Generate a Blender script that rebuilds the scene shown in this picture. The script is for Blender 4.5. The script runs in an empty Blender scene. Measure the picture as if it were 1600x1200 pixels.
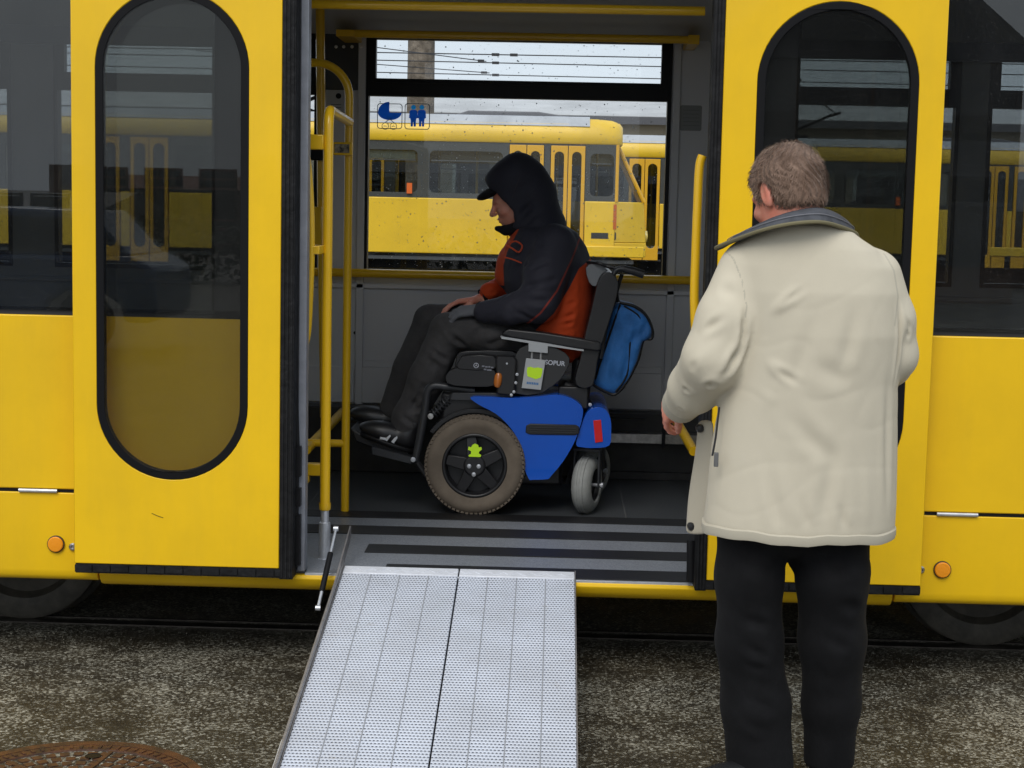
import bpy, bmesh, math, random
import numpy as np
from mathutils import Vector, Matrix
from mathutils.geometry import tessellate_polygon
R = math.radians
S = bpy.context.scene
COL = S.collection
random.seed(4); RNG = np.random.default_rng(4)

# ------------------------------------------------------------------ camera
FPX, PITCH, YAW, ROLL = 2587.17, .10792, .02573, .02147
CAM = Vector((0, -5.42, 1.57))
fw = Vector((-math.sin(YAW)*math.cos(PITCH), math.cos(YAW)*math.cos(PITCH), -math.sin(PITCH)))
r0 = Vector((math.cos(YAW), math.sin(YAW), 0)); u0 = r0.cross(fw)
RT = r0*math.cos(ROLL)+u0*math.sin(ROLL); UP = -r0*math.sin(ROLL)+u0*math.cos(ROLL)
cd = bpy.data.cameras.new('camera'); cam = bpy.data.objects.new('camera', cd); COL.objects.link(cam)
M = Matrix((RT, UP, -fw)).transposed().to_4x4(); M.translation = CAM
cam.matrix_world = M
cd.sensor_width = 36; cd.lens = FPX/1600*36; cd.clip_end = 600; cd.clip_start = .05
S.camera = cam
S.render.resolution_x, S.render.resolution_y = 1024, 768

# ------------------------------------------------------------------ sky, sun
w = bpy.data.worlds.new('World'); S.world = w; w.use_nodes = True
nt = w.node_tree; nt.nodes.clear()
SUN_EL, SUN_AZ = R(50), R(195)      # azimuth measured from +Y clockwise
out = nt.nodes.new('ShaderNodeOutputWorld')
b1 = nt.nodes.new('ShaderNodeBackground'); b2 = nt.nodes.new('ShaderNodeBackground')
sky = nt.nodes.new('ShaderNodeTexSky'); sky.sky_type = 'NISHITA'; sky.sun_disc = False
sky.sun_elevation = SUN_EL; sky.sun_rotation = SUN_AZ; sky.dust_density = 4; sky.air_density = 1.5
nt.links.new(sky.outputs[0], b1.inputs[0]); b1.inputs[1].default_value = .1
b2.inputs[0].default_value = (.80, .89, 1.0, 1); b2.inputs[1].default_value = 1.0   # overcast cloud deck
mx = nt.nodes.new('ShaderNodeMixShader'); mx.inputs[0].default_value = .85
nt.links.new(b1.outputs[0], mx.inputs[1]); nt.links.new(b2.outputs[0], mx.inputs[2]); nt.links.new(mx.outputs[0], out.inputs[0])
sd = bpy.data.lights.new('sun', 'SUN'); sd.energy = 1.7; sd.angle = R(35); sd.color = (1, .965, .91)
so = bpy.data.objects.new('sun', sd); COL.objects.link(so)
dirv = Vector((math.sin(SUN_AZ)*math.cos(SUN_EL), math.cos(SUN_AZ)*math.cos(SUN_EL), math.sin(SUN_EL)))
so.rotation_euler = dirv.to_track_quat('Z', 'Y').to_euler(); so.location = (0, -10, 20)
S.view_settings.view_transform = 'Standard'; S.view_settings.look = 'None'
S.view_settings.exposure = 0.12; S.view_settings.gamma = 1
S.render.engine = 'CYCLES'
try:
    S.cycles.transparent_max_bounces = 24; S.cycles.max_bounces = 10; S.cycles.diffuse_bounces = 5
except Exception: pass

def at(px, py, Y):                   # point of the plane y = Y seen at a photo pixel
    d = fw*FPX + (px-800)*RT - (py-600)*UP
    return CAM + d*((Y-CAM.y)/d.y)
def onz(px, py, z):
    d = fw*FPX + (px-800)*RT - (py-600)*UP
    return CAM + d*((z-CAM.z)/d.z)
def xz(px, py, Y):
    p = at(px, py, Y); return (p.x, p.z)

# ------------------------------------------------------------------ materials
def mat(name, col, rough=.5, metal=0, coat=0, bump=None, vary=None, spec=.5, sheen=0, coords='Object'):
    m = bpy.data.materials.new(name); m.use_nodes = True; n = m.node_tree; b = n.nodes['Principled BSDF']
    b.inputs['Base Color'].default_value = (*col, 1); b.inputs['Roughness'].default_value = rough
    b.inputs['Metallic'].default_value = metal; b.inputs['Coat Weight'].default_value = coat
    b.inputs['Specular IOR Level'].default_value = spec; b.inputs['Sheen Weight'].default_value = sheen
    tc = n.nodes.new('ShaderNodeTexCoord')
    if vary:                         # (scale, amount[, second colour])
        t = n.nodes.new('ShaderNodeTexNoise'); t.inputs['Scale'].default_value = vary[0]; t.inputs['Detail'].default_value = 6
        t.inputs['Roughness'].default_value = .65
        n.links.new(tc.outputs[coords], t.inputs['Vector'])
        c2 = vary[2] if len(vary) > 2 else tuple(c*(1-vary[1]) for c in col)
        rp = n.nodes.new('ShaderNodeValToRGB'); rp.color_ramp.elements[0].position = .38; rp.color_ramp.elements[1].position = .62
        rp.color_ramp.elements[0].color = (*c2, 1); rp.color_ramp.elements[1].color = (*col, 1)
        n.links.new(t.outputs['Fac'], rp.inputs['Fac']); n.links.new(rp.outputs['Color'], b.inputs['Base Color'])
        mr = n.nodes.new('ShaderNodeMapRange'); mr.inputs['To Min'].default_value = min(1, rough*1.25); mr.inputs['To Max'].default_value = rough*.8
        n.links.new(t.outputs['Fac'], mr.inputs['Value']); n.links.new(mr.outputs[0], b.inputs['Roughness'])
    if bump:                         # (scale, strength, distance)
        t = n.nodes.new('ShaderNodeTexNoise'); t.inputs['Scale'].default_value = bump[0]; t.inputs['Detail'].default_value = 4
        n.links.new(tc.outputs[coords], t.inputs['Vector'])
        bp = n.nodes.new('ShaderNodeBump'); bp.inputs['Strength'].default_value = bump[1]; bp.inputs['Distance'].default_value = bump[2]
        n.links.new(t.outputs['Fac'], bp.inputs['Height']); n.links.new(bp.outputs[0], b.inputs['Normal'])
    return m
def glass(name, tint, refl=.06, rough=.0, dirt=0):
    m = bpy.data.materials.new(name); m.use_nodes = True; n = m.node_tree; n.nodes.clear()
    o = n.nodes.new('ShaderNodeOutputMaterial'); tr = n.nodes.new('ShaderNodeBsdfTransparent'); gl = n.nodes.new('ShaderNodeBsdfGlossy')
    tr.inputs[0].default_value = (*tint, 1); gl.inputs['Roughness'].default_value = rough
    lw = n.nodes.new('ShaderNodeLayerWeight')        # Schlick curve, the same from both sides of the pane
    pw = n.nodes.new('ShaderNodeMath'); pw.operation = 'POWER'; pw.inputs[1].default_value = 5; n.links.new(lw.outputs['Facing'], pw.inputs[0])
    mul = n.nodes.new('ShaderNodeMath'); mul.operation = 'MULTIPLY_ADD'; mul.inputs[1].default_value = 1-refl; mul.inputs[2].default_value = refl
    n.links.new(pw.outputs[0], mul.inputs[0])
    mi = n.nodes.new('ShaderNodeMixShader'); n.links.new(mul.outputs[0], mi.inputs[0])
    n.links.new(tr.outputs[0], mi.inputs[1]); n.links.new(gl.outputs[0], mi.inputs[2])
    last = mi
    if dirt:                         # dried drops and dust film
        df = n.nodes.new('ShaderNodeBsdfDiffuse'); df.inputs[0].default_value = (.5, .5, .5, 1)
        tc = n.nodes.new('ShaderNodeTexCoord'); v = n.nodes.new('ShaderNodeTexVoronoi'); v.inputs['Scale'].default_value = 90
        n.links.new(tc.outputs['Object'], v.inputs['Vector'])
        rp = n.nodes.new('ShaderNodeValToRGB'); rp.color_ramp.elements[0].position = .07; rp.color_ramp.elements[1].position = .16
        rp.color_ramp.elements[0].color = (.55, .55, .55, 1); rp.color_ramp.elements[1].color = (.045, .045, .045, 1)
        n.links.new(v.outputs['Distance'], rp.inputs[0])
        ns = n.nodes.new('ShaderNodeTexNoise'); ns.inputs['Scale'].default_value = 6; ns.inputs['Detail'].default_value = 5
        n.links.new(tc.outputs['Object'], ns.inputs['Vector'])
        ml = n.nodes.new('ShaderNodeMath'); ml.operation = 'MULTIPLY'; n.links.new(rp.outputs[0], ml.inputs[0]); n.links.new(ns.outputs['Fac'], ml.inputs[1])
        m3 = n.nodes.new('ShaderNodeMath'); m3.operation = 'MULTIPLY'; m3.inputs[1].default_value = dirt; n.links.new(ml.outputs[0], m3.inputs[0])
        m2 = n.nodes.new('ShaderNodeMixShader'); n.links.new(m3.outputs[0], m2.inputs[0]); n.links.new(mi.outputs[0], m2.inputs[1]); n.links.new(df.outputs[0], m2.inputs[2])
        last = m2
    n.links.new(last.outputs[0], o.inputs[0]); return m

YEL = (.86, .525, .006)
m_yel = mat('yellow_paint', YEL, .38, coat=.12, vary=(1.7, .09), bump=(7, .05, .01), spec=.35)
def streaks(m, amt):                 # washed-down road dirt: long vertical streaks and a dusty film
    n = m.node_tree; b = n.nodes['Principled BSDF']; src = b.inputs['Base Color'].links[0].from_socket
    tc = n.nodes.new('ShaderNodeTexCoord'); mp = n.nodes.new('ShaderNodeMapping'); mp.inputs['Scale'].default_value = (5, 5, .7); n.links.new(tc.outputs['Object'], mp.inputs[0])
    t = n.nodes.new('ShaderNodeTexNoise'); t.inputs['Scale'].default_value = 1; t.inputs['Detail'].default_value = 7; t.inputs['Roughness'].default_value = .7; n.links.new(mp.outputs[0], t.inputs['Vector'])
    mr = n.nodes.new('ShaderNodeMapRange'); mr.inputs['From Min'].default_value = .45; mr.inputs['From Max'].default_value = .8; mr.inputs['To Max'].default_value = amt; n.links.new(t.outputs[0], mr.inputs[0])
    mx = n.nodes.new('ShaderNodeMix'); mx.data_type = 'RGBA'; mx.inputs['B'].default_value = (.16, .12, .06, 1); n.links.new(mr.outputs[0], mx.inputs['Factor']); n.links.new(src, mx.inputs['A']); n.links.new(mx.outputs['Result'], b.inputs['Base Color'])
streaks(m_yel, .10)
m_rail = mat('yellow_handrail', (.80, .47, .008), .32, coat=.3, bump=(60, .04, .001))
m_rub = mat('black_rubber', (.014, .014, .015), .6, bump=(35, .5, .01), vary=(14, .5), spec=.2)
m_blk = mat('black_trim', (.008, .008, .009), .42, spec=.22)
m_dark = mat('dark_steel', (.03, .03, .032), .5, vary=(8, .4))
m_wall = mat('grey_wall_lining', (.58, .585, .61), .5, bump=(300, .12, .001))
m_ceil = mat('grey_ceiling_lining', (.42, .42, .43), .6)
m_alu = mat('aluminium', (.62, .64, .68), .36, metal=.6, vary=(30, .18))
m_post = mat('grey_door_post', (.22, .23, .26), .4, vary=(12, .2))
m_white = mat('white_plate', (.75, .75, .74), .4)
m_steel = mat('brushed_steel', (.5, .49, .48), .3, metal=.9, vary=(40, .3))
m_fl = mat('speckled_floor', (.080, .087, .095), .30, vary=(160, .45), bump=(200, .2, .001))
m_fldark = mat('black_grip_strip', (.010, .010, .011), .5, bump=(220, .4, .001))
m_flblue = mat('pale_speckled_floor', (.25, .27, .305), .40, vary=(220, .45), bump=(200, .2, .001))
m_amber = mat('amber_reflector', (.85, .30, .01), .25, bump=(120, .6, .002))
g_door = glass('tinted_door_glass', (.69, .70, .68), .030, dirt=.25)
g_side = glass('tinted_side_glass', (.46, .485, .49), .066, dirt=.5)
g_far = glass('clear_wet_glass', (.97, .98, .98), .025, dirt=.5)

# ------------------------------------------------------------------ mesh helpers
class MB:
    def __init__(s): s.v = []; s.f = []; s.mi = []; s.cur = 0; s.marks = []
    def add(s, vs, fs):
        o = len(s.v); s.marks.append((list(map(tuple, vs)), list(fs))); s.v += [tuple(x) for x in vs]; s.f += [tuple(i+o for i in f) for f in fs]; s.mi += [s.cur]*len(fs); return s
    def box(s, x0, y0, z0, x1, y1, z1):
        return s.add([(x0,y0,z0),(x1,y0,z0),(x1,y1,z0),(x0,y1,z0),(x0,y0,z1),(x1,y0,z1),(x1,y1,z1),(x0,y1,z1)],
                     [(0,3,2,1),(4,5,6,7),(0,1,5,4),(1,2,6,5),(2,3,7,6),(3,0,4,7)])
    def obox(s, c, ax, ay, az):      # oriented box: centre and three half-axis vectors
        c, ax, ay, az = map(Vector, (c, ax, ay, az)); vs = []
        for k in (-1, 1):
            for i, j in ((-1,-1),(1,-1),(1,1),(-1,1)): vs.append(c+ax*i+ay*j+az*k)
        return s.add(vs, [(0,3,2,1),(4,5,6,7),(0,1,5,4),(1,2,6,5),(2,3,7,6),(3,0,4,7)])
    def ext(s, loops, y0, y1, plane='xz'):   # outline(s) with holes, extruded
        if not isinstance(loops[0][0], (tuple, list)): loops = [loops]
        def V(p, y): return (p[0], y, p[1]) if plane == 'xz' else ((p[0], p[1], y) if plane == 'xy' else (y, p[0], p[1]))
        flat = [p for l in loops for p in l]
        tri = tessellate_polygon([[Vector((p[0], p[1], 0)) for p in l] for l in loops]); n = len(flat)
        vs = [V(p, y0) for p in flat]+[V(p, y1) for p in flat]
        def ar(t): a, b, c = [flat[i] for i in t]; return (b[0]-a[0])*(c[1]-a[1])-(b[1]-a[1])*(c[0]-a[0])
        fs = []
        for t in tri:
            t = tuple(t)
            if abs(ar(t)) < 1e-12: continue
            if ar(t) < 0: t = t[::-1]
            fs.append(t); fs.append(tuple(i+n for i in t[::-1]))
        o = 0
        for l in loops:
            k = len(l)
            for i in range(k):
                a, b = o+i, o+(i+1) % k; fs.append((a, a+n, b+n, b))
            o += k
        return s.add(vs, fs)
    def tube(s, pts, r, n=12, cap=True, squash=None):
        pts = [Vector(p) for p in pts]; rs = r if isinstance(r, (list, tuple)) else [r]*len(pts)
        T = []
        for i in range(len(pts)):
            a = pts[max(i-1, 0)]; b = pts[min(i+1, len(pts)-1)]; T.append((b-a).normalized())
        up = Vector((0, 0, 1)) if abs(T[0].z) < .9 else Vector((0, 1, 0))
        N = (up-T[0]*up.dot(T[0])).normalized(); vs = []
        for i, p in enumerate(pts):
            N = (N-T[i]*N.dot(T[i])).normalized(); B = T[i].cross(N)
            for k in range(n):
                a = 2*math.pi*k/n; vs.append(p+(N*math.cos(a)+B*math.sin(a)*(squash or 1))*rs[i])
        fs = []
        for i in range(len(pts)-1):
            for k in range(n):
                fs.append((i*n+k, i*n+(k+1) % n, (i+1)*n+(k+1) % n, (i+1)*n+k))
        if cap: fs.append(tuple(range(n))[::-1]); fs.append(tuple((len(pts)-1)*n+k for k in range(n)))
        return s.add(vs, fs)
    def lathe(s, prof, c, axis=(0, 1, 0), n=48, start=0):   # prof: (radius, offset along axis)
        A = Vector(axis).normalized(); up = Vector((0, 0, 1)) if abs(A.z) < .9 else Vector((1, 0, 0))
        N = (up-A*up.dot(A)).normalized(); B = A.cross(N); c = Vector(c); vs = []
        for (r, h) in prof:
            for k in range(n):
                a = 2*math.pi*k/n+start; vs.append(c+A*h+(N*math.cos(a)+B*math.sin(a))*r)
        fs = []
        for i in range(len(prof)-1):
            for k in range(n): fs.append((i*n+k, (i+1)*n+k, (i+1)*n+(k+1) % n, i*n+(k+1) % n))
        return s.add(vs, fs)
    def each(s, name, m, parent=None, **k):     # every shape added becomes an object of its own
        return [MB().add(v, f).build(name, m, parent, **k) for v, f in s.marks]
    def build(s, name, m, parent=None, smooth=True, bevel=0, seg=2, sharp=35):
        me = bpy.data.meshes.new(name); me.from_pydata(s.v, [], s.f)
        ms = m if isinstance(m, (list, tuple)) else [m]
        for x in ms: me.materials.append(x)
        me.polygons.foreach_set('material_index', s.mi)
        bm = bmesh.new(); bm.from_mesh(me); bmesh.ops.recalc_face_normals(bm, faces=bm.faces); bm.to_mesh(me); bm.free()
        if smooth:
            me.polygons.foreach_set('use_smooth', [True]*len(me.polygons)); me.set_sharp_from_angle(angle=R(sharp))
        o = bpy.data.objects.new(name, me); COL.objects.link(o)
        if parent is not None:
            o.parent = parent; o.matrix_parent_inverse = world(parent).inverted()
        if bevel:
            b = o.modifiers.new('bevel', 'BEVEL'); b.width = bevel; b.segments = seg; b.limit_method = 'ANGLE'; b.angle_limit = R(40); b.harden_normals = False
        return o
def world(o):
    m = o.matrix_parent_inverse @ o.matrix_basis if o.parent else o.matrix_basis.copy()
    return world(o.parent) @ m if o.parent else m
def tag(o, label=None, cat=None, group=None, kind=None):
    if label: o['label'] = label
    if cat: o['category'] = cat
    if group: o['group'] = group
    if kind: o['kind'] = kind
    return o
def thing(name, loc, label, cat, group=None):
    o = bpy.data.objects.new(name, None); COL.objects.link(o); o.location = loc; o.empty_display_size = .1
    return tag(o, label, cat, group)
def copy_tree(o, offset=None, parent=None):
    c = o.copy(); COL.objects.link(c)
    if parent is not None: c.parent = parent
    if offset is not None: c.location = Vector(c.location)+Vector(offset)
    for ch in [k for k in o.children]: copy_tree(ch, None, c)
    return c
def rect(x0, z0, x1, z1): return [(x0, z0), (x1, z0), (x1, z1), (x0, z1)]
def rrect(x0, z0, x1, z1, r, n=6):
    p = []
    for cx, cz, a0 in ((x1-r, z0+r, -90), (x1-r, z1-r, 0), (x0+r, z1-r, 90), (x0+r, z0+r, 180)):
        for i in range(n+1):
            a = R(a0+90*i/n); p.append((cx+r*math.cos(a), cz+r*math.sin(a)))
    return p
def arc(c, r, a0, a1, n, ax, ay):
    c, ax, ay = Vector(c), Vector(ax), Vector(ay)
    return [c+ax*(r*math.cos(R(a0+(a1-a0)*i/n)))+ay*(r*math.sin(R(a0+(a1-a0)*i/n))) for i in range(n+1)]
def spline(pts, n=6, closed=False):  # Catmull-Rom through points
    P = [Vector(p) for p in pts]; k = len(P); o = []
    for i in range(k if closed else k-1):
        a = P[(i-1) % k] if closed or i > 0 else P[0]; b = P[i % k]; c = P[(i+1) % k]; d = P[(i+2) % k] if closed or i+2 < k else P[-1]
        for j in range(n):
            t = j/n; o.append(.5*((2*b)+(c-a)*t+(2*a-5*b+4*c-d)*t*t+(3*b-a-3*c+d)*t**3))
    if not closed: o.append(P[-1])
    return o
def sp2(pts, n=5): return [(p.x, p.y) for p in spline([Vector((a, b, 0)) for a, b in pts], n, True)]
def pxl(pts, Y, sm=0):               # pixel outline -> (x, z) outline on the plane y = Y
    q = [xz(a, b, Y) for a, b in pts]
    return sp2(q, sm) if sm else q

# ------------------------------------------------------------------ ground
def ground_mat():
    m = bpy.data.materials.new('wet_asphalt'); m.use_nodes = True; n = m.node_tree; b = n.nodes['Principled BSDF']
    tc = n.nodes.new('ShaderNodeTexCoord'); L = n.links.new
    def noise(sc, det=4, ro=.6):
        t = n.nodes.new('ShaderNodeTexNoise'); t.inputs['Scale'].default_value = sc; t.inputs['Detail'].default_value = det
        t.inputs['Roughness'].default_value = ro; L(tc.outputs['Object'], t.inputs['Vector']); return t
    def ramp(src, p0, c0, p1, c1):
        r = n.nodes.new('ShaderNodeValToRGB'); e = r.color_ramp.elements
        e[0].position = p0; e[0].color = (*c0, 1); e[1].position = p1; e[1].color = (*c1, 1); L(src, r.inputs[0]); return r
    grain = n.nodes.new('ShaderNodeTexVoronoi'); grain.inputs['Scale'].default_value = 125
    L(tc.outputs['Object'], grain.inputs['Vector'])
    g2 = noise(95, 3, .7)
    big = noise(1.9, 5, .62); mid = noise(9, 4)
    # pale stone grains in a dark brown binder; how many show varies in patches
    sep = n.nodes.new('ShaderNodeSeparateColor'); L(grain.outputs['Color'], sep.inputs[0])
    a1 = n.nodes.new('ShaderNodeMath'); a1.operation = 'MULTIPLY_ADD'; a1.inputs[1].default_value = 1.7; L(big.outputs['Fac'], a1.inputs[0]); L(sep.outputs[0], a1.inputs[2])
    a2 = n.nodes.new('ShaderNodeMath'); a2.operation = 'MULTIPLY_ADD'; a2.inputs[1].default_value = .6; L(mid.outputs['Fac'], a2.inputs[0]); L(a1.outputs[0], a2.inputs[2])
    a3 = n.nodes.new('ShaderNodeMath'); a3.operation = 'MULTIPLY_ADD'; a3.inputs[1].default_value = 1.5; L(g2.outputs['Fac'], a3.inputs[0]); L(a2.outputs[0], a3.inputs[2])
    k = n.nodes.new('ShaderNodeMapRange'); k.inputs['From Min'].default_value = 2.44; k.inputs['From Max'].default_value = 2.82; L(a3.outputs[0], k.inputs[0])
    binder = ramp(mid.outputs['Fac'], .35, (.032, .026, .017), .65, (.060, .049, .030))
    stone = ramp(sep.outputs[1], .2, (.17, .157, .118), .9, (.43, .41, .335))
    mxc = n.nodes.new('ShaderNodeMix'); mxc.data_type = 'RGBA'; L(k.outputs[0], mxc.inputs['Factor']); L(binder.outputs[0], mxc.inputs['A']); L(stone.outputs[0], mxc.inputs['B'])
    L(mxc.outputs['Result'], b.inputs['Base Color'])
    rr = ramp(big.outputs['Fac'], .4, (.28,)*3, .6, (.5,)*3); L(rr.outputs[0], b.inputs['Roughness'])
    b.inputs['Specular IOR Level'].default_value = .42
    bp = n.nodes.new('ShaderNodeBump'); bp.inputs['Strength'].default_value = .9; bp.inputs['Distance'].default_value = .006
    L(a3.outputs[0], bp.inputs['Height']); L(bp.outputs[0], b.inputs['Normal'])
    return m
m_ground = ground_mat()
# far side of the yard lies a little higher; the sheet runs to the horizon
MB().add([(-160,-160,0),(160,-160,0),(160,8,0),(160,14,.12),(160,240,.12),(-160,240,.12),(-160,14,.12),(-160,8,0)],
         [(0,1,2,7),(7,2,3,6),(6,3,4,5)]).build('ground', m_ground, smooth=False)['kind'] = 'structure'
m_railsteel = mat('worn_rail_steel', (.16, .14, .12), .35, metal=.8, vary=(10, .5))
for y in (.5, 1.94, 20.6, 22.04):
    z = .004 if y < 5 else .124
    mb = MB(); mb.box(-40, y, z-.1, 40, y+.055, z); mb.box(-40, y+.09, z-.1, 40, y+.105, z)
    tag(mb.build('rail', m_railsteel, smooth=False), kind='structure')

# ------------------------------------------------------------------ the tram
tram = thing('tram', (0, 1.1, 0), 'yellow low-floor tram with its double door open and a grey ramp folded out', 'tram')
P = tram
FZ = .325                            # floor height
X0, X1 = -7.5, 7.5
DL, DR = -.82, .483                  # door opening
# body side panels with windows in them
def side_panels():
    for x0, x1, wins in ((X0, -1.519, [(-7.2, -4.4), (-4.2, -1.137)]), (1.146, X1, [(.767, 4.0), (4.2, 7.2)])):
        prof = [(0, 1.174), (0, .586)]
        mb = MB()                    # panel above the seam
        mb.box(x0, 0, .592, x1, .03, 1.174)
        mb.each('side_panel', m_yel, P, bevel=.004)
        mb = MB()                    # flap below the seam, tucked in at its bottom edge
        pr = [(0, .580), (0, .32), (.003, .300), (.010, .288), (.022, .281), (.05, .279), (.05, .32), (.03, .34), (.03, .580)]
        mb.ext([(a, b) for a, b in pr], x0, x1, 'yz')
        mb.build('lower_flap', m_yel, P, bevel=.003)
    mb = MB()                        # the panels behind the open door leaves
    mb.box(-1.519, .004, .33, -.99, .03, 1.174); mb.box(.64, .004, .33, 1.146, .03, 1.174)
    mb.each('side_panel', m_yel, P)
    mb = MB(); pr = [(0, .322), (-.004, .31), (.004, .29), (.022, .272), (.05, .262), (.09, .262), (.09, .322)]
    mb.ext(pr, -1.511, 1.138, 'yz'); mb.build('sill_rocker', m_yel, P, bevel=.002)
    # black body frame round the windows, above the yellow
    mb = MB()
    for a, b in ((X0, -7.2), (-4.4, -4.2), (-1.137, -.99), (.64, .767), (4.0, 4.2), (7.2, X1)): mb.box(a, .012, 1.17, b, .05, 2.6)
    for a, b in ((X0, -.99), (.64, X1)): mb.box(a, .012, 1.168, b, .03, 1.2); mb.box(a, .010, 2.06, b, .05, 2.118)
    mb.each('window_frame', mat('dark_window_frame', (.025, .026, .030), .5, spec=.3), P)
    for a, b in ((-7.2, -4.4), (-4.2, -1.137), (.767, 4.0), (4.2, 7.2)):
        MB().box(a-.01, .006, 1.19, b+.01, .0095, 2.09).build('side_window', g_side, P, smooth=False)
        MB().box(a-.01, .0075, 2.09, b+.01, .0098, 2.6).build('top_window', g_side, P, smooth=False)
    # roof cladding
    mb = MB(); pr = [(0, 2.6), (.0, 2.8), (.08, 3.0), (.3, 3.15), (2.0, 3.15), (2.22, 3.0), (2.3, 2.8), (2.3, 2.6), (2.27, 2.6), (2.2, 2.92), (2.0, 3.1), (.3, 3.1), (.1, 2.92), (.03, 2.6)]
    mb.ext(pr, X0, X1, 'yz'); mb.build('roof', m_yel, P)
    mb = MB(); mb.box(X0, .02, .3, X0+.03, 2.28, 2.6); mb.box(X1-.03, .02, .3, X1, 2.28, 2.6); mb.each('end_wall', m_wall, P)
side_panels()
# details on the skin
for (xx) in (-1.657, 1.297):
    o = MB().lathe([(.026, -.001), (.026, -.010), (.023, -.013), (0.0001, -.014)], (xx, 0, .406 if xx < 0 else .400), n=32).build('reflector', m_amber, P)
    MB().lathe([(.029, .0), (.029, -.007), (.0262, -.008)], (xx, 0, .406 if xx < 0 else .400), n=32).build('reflector_ring', mat('ring_rubber', (.03, .02, .01), .6), o)
for xx in (-1.600, 1.226):
    o = MB().lathe([(.013, 0), (.013, -.006), (.009, -.010), (.006, -.010), (.005, -.004), (.0001, -.004)], (xx, 0, .398), n=24).build('flap_lock', m_steel, P)
for a, b in ((-1.78, -1.651), (1.27, 1.404)):
    MB().tube([(a, -.004, .586), (b, -.004, .586)], .0065, 10).build('flap_hinge', m_alu, P)
MB().box(X0, .006, .578, -1.58, .02, .594).box(1.22, .006, .578, X1, .02, .594).each('panel_gap', m_blk, P)

# door leaves, slid open along the outside of the body
def door(x0, x1, wx0, wx1, inner, mirror):
    z0, z1 = .36, 2.42; zb, zt = .648, 2.228; r = (wx1-wx0)/2; cx = (wx0+wx1)/2
    def stad(e, n=28):
        p = []
        for i in range(n+1): a = R(180+180*i/n); p.append((cx+(r+e)*math.cos(a), zb+r+(r+e)*math.sin(a)))
        for i in range(n+1): a = R(180*i/n); p.append((cx+(r+e)*math.cos(a), zt-r+(r+e)*math.sin(a)))
        return p
    o = MB().ext([rect(x0, z0, x1, z1), stad(0)], -.08, -.045).build('door', m_yel, P, bevel=.003)
    MB().ext([stad(-.0005), stad(-.026)], -.0815, -.05).build('window_gasket', mat('window_gasket_rubber', (.006, .006, .007), .5, spec=.15), o, bevel=.002)
    pane = MB().ext([stad(-.022)], -.078, -.072).build('door_window', g_door, o, smooth=False)
    # bottom brush seal in short segments, and the rubber nosing on the closing edge
    mb = MB(); a, b = (x0, inner[1]) if not mirror else (inner[0], x1)
    mb.box(a+.004, -.078, .328, b-.002, -.05, z0-.001)
    k = 12
    for i in range(k): xa = a+(b-a)*(i+.04)/k; mb.box(xa, -.083, .332+.0015*(i % 3), a+(b-a)*(i+.97)/k, -.0785, z0-.004)
    mb.build('bottom_seal', m_rub, o)
    i0, i1 = inner; mb = MB(); n = 40; prof = []
    for j in range(n+1):
        z = .328+(2.42-.328)*j/n; prof.append(z)
    for lay, (ya, yb, ins) in enumerate(((-.082, -.03, 0), (-.03, .0, .012))):
        mb.box(i0+ins*(not mirror), ya, .325, i1-ins*mirror, yb, 2.42)
    for j in range(3):
        xx = i0+(i1-i0)*(.2+.3*j); mb.box(xx-.004, -.086, .329, xx+.004, -.082, 2.42)
    mb.build('edge_rubber', m_rub, o, bevel=.003)
    return o
door(-1.573, -.893, -1.495, -.999, (-.892, -.848), False)
door(.513, 1.212, .620, 1.130, (.476, .512), True)
mb = MB()                             # black actuator parts seen between left leaf and post
for z, h in ((.36, .17), (.56, .06), (.66, .10)): mb.box(-.866, -.028, z, -.832, .01, z+h)
mb.tube([(-.85, -.01, .4), (-.846, -.01, .75), (-.855, -.01, 1.0)], .008)
mb.tube([(.470, -.01, .34), (.466, -.012, .48)], .016)
mb.each('door_guide', m_blk, P)
# posts beside the opening and the door head
mb = MB(); mb.box(-.846, .0, .335, -.82, .055, 2.6); mb.box(-.990, .03, .335, -.846, .055, 2.6)
mb.each('door_post', m_post, P, bevel=.003)
mb = MB(); mb.box(.483, 0, .335, .497, .055, 2.6); mb.box(.497, .03, .335, .645, .055, 2.6)
mb.each('door_post', m_post, P, bevel=.003)
MB().box(-1.0, .0, 2.40, .65, .1, 2.6).build('door_head', m_blk, P)

# floor with grip strips
mb = MB(); mb.box(X0, .03, .30, X1, 2.25, FZ); floor_o = mb.build('floor', m_fl, P)
mb = MB(); mb.box(-.82, .003, .30, .483, .018, FZ+.004); mb.build('threshold_strip', m_alu, P, bevel=.001)
mb = MB(); mb.box(-.82, .022, FZ+.0005, .482, .06, FZ+.004); mb.box(-1.02, .06, FZ+.0005, .62, .999, FZ+.004); mb.each('step_mat', m_flblue, P)
for i, (a, b) in enumerate(((.020, .165), (.35, .49), (.675, .83), (1.0, 1.13))):
    x0, x1 = ((-.56, .478), (-.66, .60), (-1.0, .60), (-1.0, .60))[i]
    mb = MB(); mb.box(x0, a, FZ+.003, x1, b, FZ+.0075); mb.build('grip_strip', m_fldark, P)
for xx in (-1.0, -.40, .30):
    MB().box(xx, 1.14, FZ+.0004, xx+.004, 2.1, FZ+.0016).build('floor_seam', mat('floor_seam_seal', (.13, .13, .13), .5), P, smooth=False)

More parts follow.
